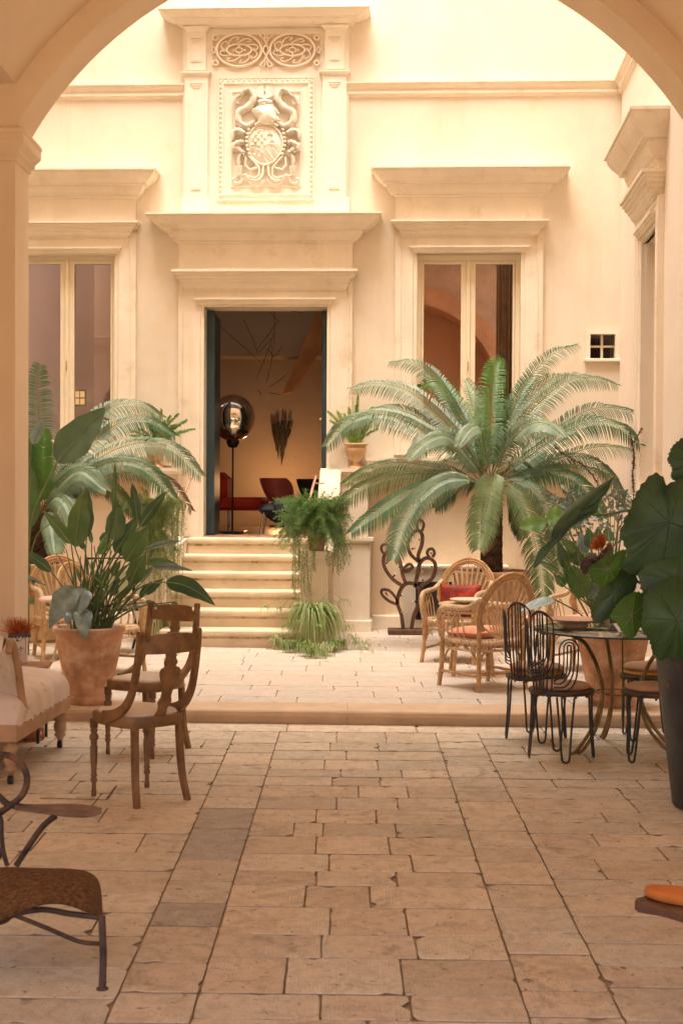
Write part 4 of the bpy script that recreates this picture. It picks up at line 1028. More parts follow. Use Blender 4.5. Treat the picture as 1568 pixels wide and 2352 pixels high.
CLAY = mat("pink_clay", (.60,.36,.24), .55, .08, 8, 0, spec=.4)
pp = at(1320, 1433, 8.62)
lathe_thing("serving_plate", "wide pinkish clay plate on the glass table", "plate", (pp.x, 8.62, TZ), [(0,.0),(.075,.0),(.078,.006),(.072,.022),(.10,.030),(.165,.046),(.168,.050),(.160,.051),(.10,.038),(0,.032)], CLAY)
pp = at(1389, 1440, 8.66)
lathe_thing("beaker", "small beige tumbler standing right of the clay plate", "cup", (pp.x, 8.66, TZ), [(0,0),(.026,0),(.028,.01),(.026,.04),(.034,.09),(.036,.092),(.032,.088),(.024,.04),(0,.03)], mat("beige_ceramic", (.55,.42,.28), .6, .05, 9))
PAPER = mat("white_paper", (.84,.80,.76), .8, .02, 9)
def tent(u, v, Y, w, rz, label):
    p = at(u, v, Y); m = MB(); a = [(-w,-.05,0),(-w,0,.045),(-w,.05,0)]
    for t_ in (0, .001): m.add([(-w,-.05,t_),(w,-.05,t_),(w,0,.045+t_),(-w,0,.045+t_),(w,.05,t_),(-w,.05,t_)], [(0,1,2,3),(3,2,4,5)])
    o = m.build("menu_card", PAPER); o.location = (p.x, Y, TZ); o.rotation_euler = (0,0,rz); tag(o, label, "card")
tent(1420, 1455, 8.38, .05, .6, "white folded paper card right of the beige tumbler"); tent(1487, 1452, 8.30, .035, 1.1, "white folded card peeping out under the large dark leaves")

# ------------------------------------------------------------------ terracotta pots
def tpot(name, label, loc, rt, rb, h, mt=TERRA, saucer=None, rim=.02, group=None, soil=True):
    r = thing(name, label, "plant pot", loc, 0, group)
    m = MB(); z0 = .012 if saucer else 0
    m.lathe([(0,z0),(rb*.97,z0),(rb,z0+.01),(rb*1.02,z0+.035),(rb+(rt-rb)*.35,h*.32),(rb+(rt-rb)*.75,h*.72),(rt-.008,h-.055),(rt-.002,h-.045),(rt+.006,h-.035),(rt+.008,h-.012),(rt+.002,h),(rt-.018,h-.001),(rt-.026,h-.012),(rt-.030,h-.07),(rt-.05,h-.08)], 56); m.build("pot_body", mt, r)
    if soil: m = MB(); m.lathe([(rt-.028,h-.055),(rt*.5,h-.05),(0,h-.048)], 28); m.build("soil", mat("soil", (.07,.045,.03), .95, .2, 20, .6, 60), r)
    if saucer:
        m = MB(); m.lathe([(0,0),(saucer*.92,0),(saucer*.97,.01),(saucer,.04),(saucer+.004,.062),(saucer-.006,.066),(saucer-.014,.06),(saucer-.02,.014),(0,.012)], 48); m.build("saucer", mt, r)
    return r
pR = at(1405, 1600, 9.62); pL = at(205, 1600, 9.60)
tpot("terracotta_pot", "large terracotta pot on a saucer behind the glass table", (pR.x, 9.62, T), .25, .145, .52, saucer=.160)
tpot("terracotta_pot", "weathered terracotta pot at the kerb left of the dark chairs", (pL.x, 9.60, T), .236, .135, .52, saucer=.152)
pC = at(1127, 1400, 13.3); tpot("terracotta_pot", "broad ochre-rimmed pot holding the large cycad behind the wicker chairs", (pC.x, 13.3, T), .36, .27, .70)
pD = at(96, 1400, 13.55); tpot("stone_planter", "tall ochre planter behind the archway pillar holding the left cycad", (pD.x, 13.55, T), .35, .31, .74, mat("ochre_clay", (.58,.40,.22), .85, .1, 3, .3, 50))
# square spider plant pot
q = at(719, 1450, 12.82); sp_ = thing("stone_planter", "square tapered stone planter at the foot of the stairs", "plant pot", (q.x, 12.82, T), FRZ)
m = MB(); loft3_at(m, -.085, .085, -.085, .085, [(.03,.335),(.034,.33),(.034,.29),(.024,.28),(.012,.16),(0,.03),(.006,.02),(.006,0)]); m.build("pot_body", mat("mossy_stone", (.60,.47,.28), .85, .12, 6, .4, 50, stains=((.35,.33,.14), 6, .5, .7)), sp_)
# pot of the asparagus fern on the newel
nw = FF.w((PR[2][0]+PR[2][1])/2+.02, -1.495, PR[2][2]); tpot("terracotta_pot", "slim terracotta pot on the square newel right of the stairs, almost buried in fern", nw, .105, .07, .26)

def urn(label, loc):
    r = thing("garden_urn", label, "urn", loc)
    m = MB(); m.lathe([(0,0),(.075,0),(.078,.012),(.06,.022),(.035,.045),(.030,.062),(.036,.070),(.060,.085),(.092,.13),(.108,.18),(.112,.205),(.104,.215),(.106,.232),(.122,.240),(.124,.256),(.116,.260),(.104,.256),(.09,.225),(0,.22)], 40)
    m.build("bowl", mat("pale_terracotta", (.66,.42,.23), .85, .1, 6, .3, 60), r); return r
(_, _, _, (pa_, pb_, pzt)) = PR
uR = at(817, 1060, 14.6); uR.z = pzt; urn("terracotta urn of bright fern on the ledge right of the doorway", (uR.x, uR.y, pzt))
uL = at(358, 1060, 14.65); uL.z = PL[3][2]; urn("terracotta urn of feathery fern on the ledge left of the doorway", (uL.x, uL.y, PL[3][2]))

# ------------------------------------------------------------------ wicker furniture
WICK = mat("honey_rattan", (.58,.34,.15), .5, .18, 14, .2, 90, .4)
WICKP = mat("pale_rattan", (.66,.46,.27), .5, .15, 14, .2, 90, .4)
BIND = mat("rattan_binding", (.62,.44,.26), .6, .2, 60, .5, 200)
def peacock(ma=WICK, mb_=WICKP):
    r = thing("wicker_chair", "", "armchair")
    SZ = .36; W = .24
    legs = {(-1,1): (-.215,.215), (1,1): (.215,.215), (-1,-1): (-.205,-.205), (1,-1): (.205,-.205)}
    for (sx, sy), (x, y) in legs.items():
        m = MB(); top = .60 if sy > 0 else .55
        m.tube(smoothpath([(x*1.08, y*1.08, 0), (x*1.02, y*1.02, .15), (x, y, SZ), (x*1.02, y*1.0, top-.02 if sy < 0 else .50)], 4), .017, 9)
        for z_ in (.10,.12,.30,.32): m.tube([Vector((x*1.03,y*1.03,z_-.007)), Vector((x*1.03,y*1.03,z_+.007))], .0205, 9)
        m.build("leg", ma, r)
    # arms: hoop from the front leg up, over and back to the arch
    for s in (-1, 1):
        m = MB(); m.tube(smoothpath([(s*.22,.215,.36),(s*.235,.235,.50),(s*.240,.19,.575),(s*.245,.05,.59),(s*.248,-.12,.60),(s*.225,-.24,.66)], 5), .021, 9); m.build("armrest", BIND, r)
        m = MB()
        for k in range(3): m.tube(smoothpath([(s*.222,.19-.06*k,SZ),(s*.235,.18-.05*k,.47),(s*.24,.14-.07*k,.56),(s*.238,.08-.07*k,.47),(s*.225,.08-.07*k,SZ)], 4), .006, 6)
        m.build("side_hoops", mb_, r)
        m = MB()                                # arched brackets under the seat
        m.tube(smoothpath([(s*.215,.21,.18),(s*.21,.15,.27),(s*.205,.02,.33),(s*.205,-.13,.27),(s*.205,-.20,.18)], 4), .0085, 6)
        m.tube([(s*.225,.22,.115),(s*.215,-.215,.115)], .011, 7); m.build("stretcher", ma, r)
    m = MB()
    for y in (.21, -.20):
        m.tube(smoothpath([(-.21,y,.18),(-.15,y,.28),(0,y,.335),(.15,y,.28),(.21,y,.18)], 4), .0085, 6)
    m.tube([(-.22,-.2,.125),(.22,-.2,.125)], .011, 7); m.build("stretcher", ma, r)
    # seat
    m = MB(); 
    def sr(s, z): return [Vector((.235*s*math.copysign(abs(math.cos(a))**.55, math.cos(a)), .23*s*math.copysign(abs(math.sin(a))**.55, math.sin(a)), z)) for a in [2*PI*k/44 for k in range(44)]]
    m.loft([sr(1,SZ-.03), sr(1.03,SZ-.015), sr(1.0,SZ+.004), sr(.9,SZ+.002), sr(.01,SZ-.006)], True, True)
    for k in range(44):
        a = 2*PI*k/44; p = sr(1,0)[k]; m.tube([p+Vector((0,0,SZ-.065)), p*1.05+Vector((0,0,SZ-.02)), p*.96+Vector((0,0,SZ+.012)), p*.8+Vector((0,0,SZ+.004))], .0062, 4)
    for k in range(-7, 8): m.tube([(k*.028,-.2,SZ+.006),(k*.028,.2,SZ+.006)], .004, 4)
    m.tube(sr(1.0, SZ-.068), .009, 6, closed=True); m.build("seat", mb_, r)
    # fan back: double arch with radiating loops, leaning back
    def bk(x, z): q = (z-SZ); return Vector((x, -.205-.20*q-.03*(1-(x/.28)**2), z))
    def archp(w, h, zb, n=22): return [bk(w*math.cos(PI-PI*k/n), zb+h*math.sin(PI*k/n)) for k in range(n+1)]
    m = MB(); 
    for w, h in ((.262,.335),(.242,.315),(.222,.295)): m.tube([bk(-w*.84, .44)]+archp(w, h, .52)+[bk(w*.84, .44)], .0125 if w > .23 else .008, 8)
    for k in (3, 7, 11, 15, 19):
        p = archp(.242, .315, .52)[k]; d_ = (p-bk(0,.52)).normalized(); m.tube([p-d_*.012+Vector((0,-.002,0)), p+d_*.03], .016, 6)
    m.build("back_frame", ma, r)
    m = MB(); nl = 11
    for k in range(nl):
        a0 = PI*.97 - PI*.94*k/nl; a1 = PI*.97 - PI*.94*(k+.82)/nl; am = (a0+a1)/2
        b0 = Vector((.085-.17*(k+.15)/nl, 0, 0)); b1 = Vector((.085-.17*(k+.85)/nl, 0, 0))
        P0 = bk(-b0.x, SZ+.02); P1 = bk(.19*math.cos(a0), .52+.245*math.sin(a0)); P2 = bk(.215*math.cos(am), .52+.285*math.sin(am)); P3 = bk(.19*math.cos(a1), .52+.245*math.sin(a1)); P4 = bk(-b1.x, SZ+.02)
        m.tube(smoothpath([P0, P1, P2, P3, P4], 4), .0055, 5)
    m.tube(smoothpath([bk(-.2,.47),bk(-.09,.40),bk(0,.385),bk(.09,.40),bk(.2,.47)],4), .008, 6)
    m.build("fan_back", mb_, r)
    return r
G_W = "rattan armchairs with fan-shaped backs"
wc = peacock(); tag(wc, "fan-backed wicker chair with coral cushion, its back turned to the viewer", "armchair", G_W)
wc.location = (1.05, 10.47, T); wc.rotation_euler = (0,0,rzdir(-.545,.838))
w2 = copy_tree(wc); tag(w2, "fan-backed wicker chair holding the red velvet cushion, facing the hall", "armchair", G_W)
w2.location = (.985, 12.05, T); w2.rotation_euler = (0,0,rzdir(-.40,-.90))
w3 = copy_tree(wc); tag(w3, "wicker chair glimpsed behind the glass table and the right terracotta pot", "armchair", G_W)
w3.location = (1.99, 11.5, T); w3.rotation_euler = (0,0,rzdir(-.55,-.80))
w4 = copy_tree(wc); tag(w4, "wicker chair seen side-on behind the left terracotta pot, fan back to the left", "armchair", G_W)
w4.location = (-1.86, 11.15, T); w4.rotation_euler = (0,0,rzdir(.9,-.42))
w5 = copy_tree(wc); tag(w5, "pale wicker chair beside the archway pillar, fan back rising behind the long-leaved plant", "armchair", G_W)
w5.location = (-2.36, 12.15, T); w5.rotation_euler = (0,0,rzdir(.38,-.92))
# wicker table
wt = thing("wicker_table", "low round pale wicker table between the two right wicker chairs", "table", (1.03, 11.2, T))
m = MB(); m.lathe([(0,.545),(.235,.545),(.25,.55),(.25,.556),(0,.558)], 40)
for k in range(30):
    a = 2*PI*k/30; b = 2*PI*(k+1.5)/30
    m.tube([(.25*math.cos(a),.25*math.sin(a),.545),(.245*math.cos((a+b)/2),.245*math.sin((a+b)/2),.50),(.25*math.cos(b),.25*math.sin(b),.545)], .005, 4)
for z_, r_ in ((.552,.255),(.50,.25),(.46,.24)): m.tube([(r_*math.cos(2*PI*k/36), r_*math.sin(2*PI*k/36), z_) for k in range(36)], .009, 6, closed=True)
m.build("tabletop", WICKP, wt)
for k in range(4):
    a = PI/4+PI/2*k; m = MB(); m.tube(smoothpath([(.17*math.cos(a),.17*math.sin(a),.54),(.18*math.cos(a),.18*math.sin(a),.3),(.22*math.cos(a),.22*math.sin(a),0)], 3), .015, 8); m.build("leg", WICK, wt)
m = MB()
for k in range(4):
    a = PI/4+PI/2*k; b = a+PI/2; m.tube(smoothpath([(.19*math.cos(a),.19*math.sin(a),.2),(.15*math.cos((a+b)/2),.15*math.sin((a+b)/2),.36),(.19*math.cos(b),.19*math.sin(b),.2)], 4), .007, 5)
m.build("stretcher", WICK, wt)
lathe_thing("serving_plate", "large pale shallow dish on the low wicker table", "plate", (1.02, 11.18, T+.562), [(0,0),(.07,0),(.13,.012),(.165,.028),(.167,.033),(.155,.030),(.07,.014),(0,.012)], mat("ivory_ceramic", (.74,.60,.45), .4, .04, 6))
# cushions
def pillow(name, label, loc, rot, w, h, d, mt, group=None):
    n = 14; rows = []
    m = MB()
    for side in (1, -1):
        rows = []
        for j in range(n+1):
            row = []
            for i in range(n+1):
                x, y = i/n*2-1, j/n*2-1; e = max(0, (1-x**4)*(1-y**4))**.45
                pin = 1-.07*(1-abs(x))*abs(y)**3-.0; pin2 = 1-.07*(1-abs(y))*abs(x)**3
                row.append(Vector((x*w/2*pin2, side*d/2*e*(1+.12*noise.noise(Vector((x*2,y*2,loc[0]*3+side)))), y*h/2*pin)))
            rows.append(row)
        m.loft(rows, True)
    o = m.build(name, mt); o.location = loc; o.rotation_euler = rot; tag(o, label, "cushion", group); return o
VELV = mat("red_velvet", (.36,.035,.012), .6, .35, 7, .2, 60, .3, stains=((.55,.10,.02), 5, .55, .7))
pillow("velvet_cushion", "deep red crushed velvet cushion propped on the rear wicker chair", (1.00, 11.97, T+.36+.155), (-.28, 0, -.30), .36, .29, .12, VELV)
pillow("coral_cushion", "soft coral seat cushion in the wicker chair facing away", (1.03, 10.48, T+.36+.045), (PI/2-.06, 0, rzdir(-.545,.838)), .37, .36, .09, mat("coral_fabric", (.80,.36,.22), .85, .08, 5, .15, 90))
pillow("coral_cushion", "pink cushion in the wicker chair behind the right terracotta pot", (1.99, 11.46, T+.36+.045), (PI/2-.04, 0, .5), .36, .35, .09, mat("pink_fabric", (.80,.45,.34), .85, .08, 5, .15, 90))
# white round table, left
tb = thing("garden_table", "round cream-painted iron table behind the left terracotta pot", "table", (-1.92, 10.38, T))
CREAMI = mat("cream_painted_iron", (.72,.60,.44), .5, .08, 8)
m = MB(); m.lathe([(0,.63),(.275,.63),(.28,.636),(.28,.648),(.272,.654),(0,.654)], 48); m.build("tabletop", mat("pinkish_tabletop", (.72,.50,.38), .5, .08, 6), tb)
for k in range(4):
    a = .35+PI/2*k; o = Vector((math.cos(a), math.sin(a), 0)); m = MB(); m.tube(smoothpath([o*.2+Vector((0,0,.63)), o*.17+Vector((0,0,.5)), o*.15+Vector((0,0,.34)), o*.2+Vector((0,0,.16)), o*.30+Vector((0,0,.005))], 4), .013, 8, flat=.6); m.build("leg", CREAMI, tb)
m = MB(); m.tube([(.16*math.cos(2*PI*k/24), .16*math.sin(2*PI*k/24), .28) for k in range(24)], .006, 6, closed=True); m.build("stretcher", CREAMI, tb)
# black framed chair
bf = thing("folding_chair", "black square-framed chair standing behind the left plant pot", "chair", (-2.06, 12.75, T), .35)
BLK = mat("black_frame_paint", (.018,.016,.016), .4, .1, 9)
m = MB(); m.tube([(-.20,-.02,.35),(-.21,.05,.82),(.19,.05,.82),(.22,-.0,.35)], .016, 4); m.build("back_frame", BLK, bf)
m = MB(); m.bbox(-.17, .17, -.035, .0, .48, .72, .012); m.build("backrest", mat("sage_canvas", (.42,.44,.24), .9, .08, 5), bf)
m = MB(); m.bbox(-.21, .21, -.42, 0, .38, .41, .01); m.build("seat", BLK, bf)
for s in (-1, 1):
    m = MB(); m.tube([(s*.2,-.4,.39),(s*.2,.02,0)], .012, 6); m.build("leg", BLK, bf); m = MB(); m.tube([(s*.19,0,.39),(s*.19,-.40,0)], .012, 6); m.build("leg", BLK, bf)

# ------------------------------------------------------------------ chaise longue, left
PALEW = mat("pale_oak", (.55,.34,.19), .55, .14, 6, .2, 60)
LINEN = mat("floral_cream_linen", (.78,.66,.55), .9, .04, 6, .1, 120, .15, stains=((.46,.43,.30), 6.5, .58, .68))
cl = thing("chaise_longue", "cream floral tufted chaise on turned pale wood legs with castors", "chaise", (-2.00, 7.98, 0), -.05)
X0, X1, Y0, Y1 = -.36, .36, -.62, .54
m = MB()
for q in ((X0,X1,Y1-.04,Y1),(X0,X1,Y0,Y0+.04)): m.bbox(q[0],q[1],q[2],q[3],.225,.315,.006)
for q in ((X0,X0+.04,Y0+.04,Y1-.04),(X1-.04,X1,Y0+.04,Y1-.04)): m.bbox(q[0],q[1],q[2],q[3],.225,.315,.006)
m.bbox(X1-.004, X1+.008, Y0+.02, Y1-.02, .292, .307, .002)
m.build("seat_rail", PALEW, cl)
rows = []; n = 60
for j in range(n+1):
    row = []
    y = Y0+.01+(Y1-Y0-.02)*j/n
    for i in range(n+1):
        a = PI*i/n; cx = math.cos(a); q = j/n; e = (1-abs(2*q-1)**7)**.35
        x = -math.copysign(abs(cx)**.55, cx)*.365*(.94+.06*e) ; h = .305 + (.20*e)*(math.sin(a)**.38)
        dim = .022*(max(0, math.cos(x*30))*max(0, math.cos(y*27)))**2 + .006*abs(math.sin(y*13.5+x*15)); fold = .009*math.sin(y*60+math.sin(a)*5)*(math.cos(a)**2) + .006*noise.noise(Vector((x*9, y*9, 3)))
        row.append(Vector((x*(1+.02*math.sin(y*30)*abs(cx)), y, h-dim*math.sin(a)+fold)))
    rows.append(row)
m = MB(); m.loft(rows, True); m.build("seat", LINEN, cl)
tp = [(.030,.235),(.030,.215),(.022,.212),(.038,.198),(.042,.182),(.036,.165),(.026,.158),(.034,.148),(.038,.125),(.034,.100),(.024,.092),(.034,.082),(.034,.074),(.022,.062),(.016,.045),(0,.045)]
for x, y in ((X0+.05,Y0+.06),(X1-.05,Y0+.06),(X0+.05,Y1-.06),(X1-.05,Y1-.06)):
    m = MB(); m.lathe(tp, 20, Matrix.Translation((x,y,0))); lg = m.build("leg", PALEW, cl)
    m = MB(); m.tube([(x,y,.05),(x+.004,y-.01,.02)], [.014,.009], 8); m.tube([(x-.010,y-.012,.022),(x+.014,y-.012,.022)], .022, 14); m.build("castor", mat("dark_castor", (.03,.022,.02), .4), lg)
# scrolled raised end (nearest the viewer)
for s in (-1, 1):
    m = MB(); x = X1-.02 if s > 0 else X0+.02
    pts = smoothpath([(x,Y0+.36,.30),(x,Y0+.24,.34),(x,Y0+.15,.44),(x,Y0+.08,.60),(x,Y0-.01,.73),(x,Y0-.07,.745),(x,Y0-.10,.70)], 5)
    m.tube(pts, [.026-.006*i/len(pts) for i in range(len(pts))], 8); m.build("end_frame", PALEW, cl)
rows = []
for j in range(16):
    q = j/15; y = Y0+.26-.30*q-.04*q*q; z = .44+.34*q-.02*q*q
    rows.append([Vector((x_, y+(.035*math.sin(PI*(x_+.34)/.68)+.012*math.cos(x_*26)*math.cos(q*14)), z+.03*math.sin(PI*(x_+.34)/.68)**.5)) for x_ in [-.33+.66*i/16 for i in range(17)]])
bk_ = [[p+Vector((0,-.10,-.05)) for p in r_] for r_ in rows]
m = MB(); m.loft(rows, True); m.loft(bk_, True); m.loft([rows[-1], [p+Vector((0,-.05,.02)) for p in rows[-1]], bk_[-1]], True)
m.loft([[r_[0] for r_ in rows],[r_[0] for r_ in bk_]], True); m.loft([[r_[-1] for r_ in rows],[r_[-1] for r_ in bk_]], True); m.build("backrest", LINEN, cl)

# side table with vase, sugar bowl, basket
s_t = thing("side_table", "small reddish wooden table behind the chaise by the pillar", "table", (-1.945, 8.69, 0))
STW = mat("reddish_wood", (.40,.19,.09), .5, .2, 9, .1)
m = MB(); m.bbox(-.15,.15,-.15,.15,.440,.466,.006); m.build("tabletop", STW, s_t)
for x, y in ((-.12,-.12),(.12,-.12),(-.12,.12),(.12,.12)): m = MB(); m.tube([(x,y,0),(x,y,.44)], .010, 6); m.build("leg", IRON, s_t)
vp = Vector((-1.975, 8.74, .4665))
vs_ = thing("face_vase", "white ceramic vase with dark painted face and leafy rim on the small table", "vase", vp)
CERW = mat("glazed_white_ceramic", (.78,.66,.56), .3, .04, 9, spec=.5); BLU = mat("dark_blue_glaze", (.07,.06,.07), .3, .1, 20, spec=.5)
m = MB(); m.lathe([(0,0),(.040,0),(.043,.01),(.045,.05),(.053,.13),(.060,.175),(.058,.177),(.045,.06),(0,.05)], 36); m.build("body", CERW, vs_)
m = MB(); m.lathe([(.058,.168),(.066,.172),(.068,.180),(.062,.186),(.056,.180)], 36)
for k in range(18): a = 2*PI*k/18; m.blob(Vector((.064*math.cos(a),.064*math.sin(a),.168)), .007, (1,1,1.4), 6)
m.build("rim", BLU, vs_)
def onv(a, z): r_ = .0435+(z-.02)*.105; return Vector((r_*math.sin(a), -r_*math.cos(a), z))
m = MB()
for pts in ([(.45,.10),(.55,.092),(.7,.098)], [(.0,.098),(.1,.088),(.28,.092),(.32,.105)], [(.38,.105),(.40,.085),(.36,.075),(.42,.072)], [(.30,.055),(.38,.060),(.46,.056)]):
    m.tube(smoothpath([onv(a, z) for a, z in pts], 4), .0016, 5)
m.build("painted_face", BLU, vs_)
m = MB(); m.tube(smoothpath([onv(a, z) for a, z in [(-.7,.17),(-.55,.14),(-.35,.12),(-.3,.09),(-.35,.06),(-.2,.035),(.05,.015),(.4,.008)]], 5), [.002]*18+[.004]*18, 5)
m.tube(smoothpath([onv(a, z) for a, z in [(-.1,.17),(0,.15),(.3,.14),(.7,.165),(1.0,.12),(1.0,.06)]], 4), .0016, 5)
for k in range(9): a = -.4+k*.10; m.blob(onv(a, .06-.006*k), .005, (1,.5,1), 6)
m.blob(onv(.0,.145), .008, (1,.4,1), 6); m.build("painted_braid", BLU, vs_)
df = thing("dried_flowers", "spiky orange dried flowers bursting from the face vase", "flowers", vp+Vector((0,0,.17)))
m = MB(); rq = random.Random(2)
for k in range(420):
    a = rq.uniform(0, 2*PI); t = abs(rq.gauss(0,.5)); L_ = rq.uniform(.05,.13); r0 = rq.uniform(0,.05)
    p = Vector((r0*math.cos(a), r0*math.sin(a), 0)); d = Vector((math.sin(t)*math.cos(a)*1.1, math.sin(t)*math.sin(a)*1.1, math.cos(t)*.9)); q = p+d*L_
    m.tube([p, (p+q)/2+Vector((0,0,.006)), q], [.0013,.0012,.0007], 3, cap=False)
    if k % 2: m.blob(q, .0023, (1,1,1), 5)
m.build("bristles", mat("burnt_orange_bristle", (.62,.16,.04), .8, .3, 30), df)
sb = thing("sugar_bowl", "small lidded white sugar bowl on the small table", "bowl", (-2.03, 8.62, .4665))
m = MB(); m.lathe([(0,0),(.022,0),(.034,.012),(.040,.032),(.034,.048),(.030,.05)], 28); m.build("body", CERW, sb)
m = MB(); m.lathe([(.034,.050),(.032,.056),(.022,.068),(.008,.074),(.005,.078),(.009,.084),(.006,.091),(0,.092)], 28); m.build("lid", CERW, sb)
bs = thing("wire_basket", "orange wire basket on the floor beneath the small table", "basket", (-1.93, 8.70, 0))
m = MB(); OW = mat("orange_wire", (.55,.20,.09), .6, .2, 20)
for k in range(16):
    for s in (-1, 1): m.tube([(.115*math.cos(2*PI*(k+s*j*.5)/16)*(1-.03*j), .115*math.sin(2*PI*(k+s*j*.5)/16)*(1-.03*j), .005+j*.04) for j in range(5)], .0028, 4)
for z_ in (.005,.17): m.tube([(.112*math.cos(2*PI*k/24), .112*math.sin(2*PI*k/24), z_) for k in range(24)], .005, 5, closed=True)
m.build("mesh", OW, bs); m = MB(); m.lathe([(0,.02),(.09,.02),(.10,.09),(.06,.12),(0,.125)], 20); m.build("contents", mat("orange_fabric", (.60,.26,.13), .9, .2, 12), bs)

# ------------------------------------------------------------------ wrought iron lounge chair (foreground left)
RUST = mat("rusty_iron", (.085,.045,.03), .6, .3, 14, .3, 60, .4, stains=((.20,.09,.04), 8, .55, .7))
LEATH = mat("worn_brown_suede", (.20,.095,.035), .9, .35, 70, 1.0, 160, .2, stains=((.11,.06,.03), 4, .5, .7))
def cA(x, y): return (x/3.136)/1.0887, (1850+y/3.136)/1.0887
def A2(x, y, Y): return at(*cA(x, y), Y)
lc = thing("iron_lounge_chair", "low rusty wrought iron lounge chair with brown suede sling seat", "chair", (-1.0, 4.6, 0))
far = [(-520,1060,4.78),(-250,1020,4.78),(0,998,4.78),(300,1004,4.76),(560,1010,4.74),(680,1030,4.72),(750,1070,4.70),(785,1130,4.69),(800,1230,4.68),(808,1372,4.67)]
near = [(-520,1420,4.40),(-250,1440,4.40),(0,1400,4.40),(200,1312,4.40),(380,1268,4.40),(520,1275,4.41),(630,1310,4.42),(710,1345,4.43),(760,1370,4.44),(800,1388,4.45)]
f_ = smoothpath([A2(*p) for p in far], 4); n_ = smoothpath([A2(*p) for p in near], 4)
rows = []
for i in range(13):
    q = i/12; row = []
    for a, b in zip(f_, n_): p = a.lerp(b, q); p = p + Vector((0, 0, .022*math.sin(PI*q))); row.append(p)
    rows.append(row)
m = MB(); m.loft(rows, True); m.loft([[p+Vector((0,0,-.009)) for p in r_] for r_ in rows], True)
for e in (rows[0], rows[-1]): m.loft([e, [p+Vector((0,0,-.009)) for p in e]], True)
m.tube(rows[-1], .006, 6); m.build("seat", LEATH, lc, world=True)
m = MB(); m.tube(smoothpath([A2(-400,1500,4.42), A2(0,1430,4.42), A2(110,1370,4.42), A2(330,1330,4.44), A2(560,1365,4.44), A2(800,1392,4.44)], 4), .0095, 8); m.build("seat_frame", RUST, lc, world=True)
m = MB(); m.tube(smoothpath([A2(100,1368,4.42), A2(380,1480,4.43), A2(620,1580,4.44), A2(785,1598,4.44)], 4), .0075, 8); m.build("brace", RUST, lc, world=True)
ft = gr(235.5, 2272); m = MB(); tp_ = A2(800,1388,4.44); m.tube([tp_+Vector((.0,0,.004)), tp_.lerp(ft, .5)+Vector((.004,0,0)), ft], .0115, 10); m.lathe([(0,0),(.019,0),(.019,.004),(.012,.007)], 14, Matrix.Translation(ft)); m.build("leg", RUST, lc, world=True)
m = MB(); ft2 = Vector((ft.x-.02, ft.y+.34, 0)); m.tube([A2(800,1372,4.67), ft2], .0115, 10)
m2 = MB(); m2.tube([Vector((-1.42,4.42,.22)), Vector((-1.46,4.42,0))], .0115, 8); m2.build("leg", RUST, lc, world=True)
m2 = MB(); m2.tube([Vector((-1.42,4.80,.24)), Vector((-1.46,4.80,0))], .0115, 8); m2.build("leg", RUST, lc, world=True)
pts = [(130,985),(230,830),(320,700),(380,640),(440,595)]; m = MB(); m.tube(smoothpath([A2(x,y,4.80-.0*i) for i,(x,y) in enumerate(pts)], 4), [.0105]*17, 8); m.build("arm_support", RUST, lc, world=True)
# scroll loop running into the arm
pts = [(-160,700),(0,575),(90,510),(180,430),(215,320),(190,220),(110,140),(0,115),(-110,150),(-150,260),(-110,380),(-10,440),(60,500),(140,520),(300,545),(440,565)]
m = MB(); m.tube(smoothpath([A2(x,y,4.80) for x,y in pts], 5), .0115, 9); m.build("scroll", RUST, lc, world=True)
# paddle-shaped arm rest with ridged wood
rows = []
for i in range(15):
    q = i/14; x = 120+680*q; hw = 12+36*min(1,q/.6) if q < .72 else 48*max(.03,1-((q-.72)/.28)**2)**.5
    y = 520+28*q; a = A2(x, y-hw*.8, 4.86); b = A2(x, y+hw*1.05, 4.72)
    rows.append([a, a.lerp(b,.25)+Vector((0,0,.006)), a.lerp(b,.5)+Vector((0,0,.004)), a.lerp(b,.75)+Vector((0,0,.006)), b, b+Vector((0,0,-.008)), a+Vector((0,0,-.008))])
m = MB(); m.loft(rows, True, True); m.add(rows[-1], [tuple(range(7))]); m.build("armrest", mat("grey_weathered_wood", (.22,.13,.09), .7, .25, 16, .4, 50), lc, world=True)
pts = [(-40,560),(10,620),(15,740),(30,880),(60,985)]; m = MB(); m.tube(smoothpath([A2(x,y,4.78) for x,y in pts], 4), .008, 8)
pts = [(-60,1000),(-10,930),(20,860),(15,760)]; m.tube(smoothpath([A2(x,y,4.79) for x,y in pts], 4), .008, 8); m.build("back_scroll", RUST, lc, world=True)

# ------------------------------------------------------------------ bench with orange cushion (right edge)
def c5(x, y): return (1107+x/2.613)/1.0887, (1850+y/2.613)/1.0887
bn = thing("low_bench", "rounded brown wooden bench end entering at the right edge", "bench", (1.45, 4.25, 0))
out = [(1250,1058),(1262,1035),(1320,1018),(1400,1012),(1600,1010),(1900,1020),(2200,1060),(2200,1300),(1900,1260),(1700,1190),(1568,1148),(1440,1108),(1330,1090),(1275,1080)]
ZB = .30
pts = [gr(*c5(x, y), ZB) for x, y in out]
m = MB(); n = len(pts); m.add(pts + [p+Vector((0,0,-.022)) for p in pts], [tuple(range(n)), tuple(range(2*n-1,n-1,-1))] + [(i,(i+1)%n,n+(i+1)%n,n+i) for i in range(n)], False)
m.build("seat", mat("dark_bench_wood", (.20,.10,.06), .5, .25, 6, .2), bn, world=True)
for x, y in ((1.28,4.32),(1.55,4.1),(1.6,4.4)): m = MB(); m.tube([(x,y,ZB-.02),(x+.03,y,0)], .02, 8); m.build("leg", DWOOD, bn, world=True)
out = [(1322,985),(1310,970),(1316,952),(1345,944),(1400,946),(1600,958),(2000,980),(2000,1110),(1700,1070),(1568,1042),(1450,1022),(1370,1002)]
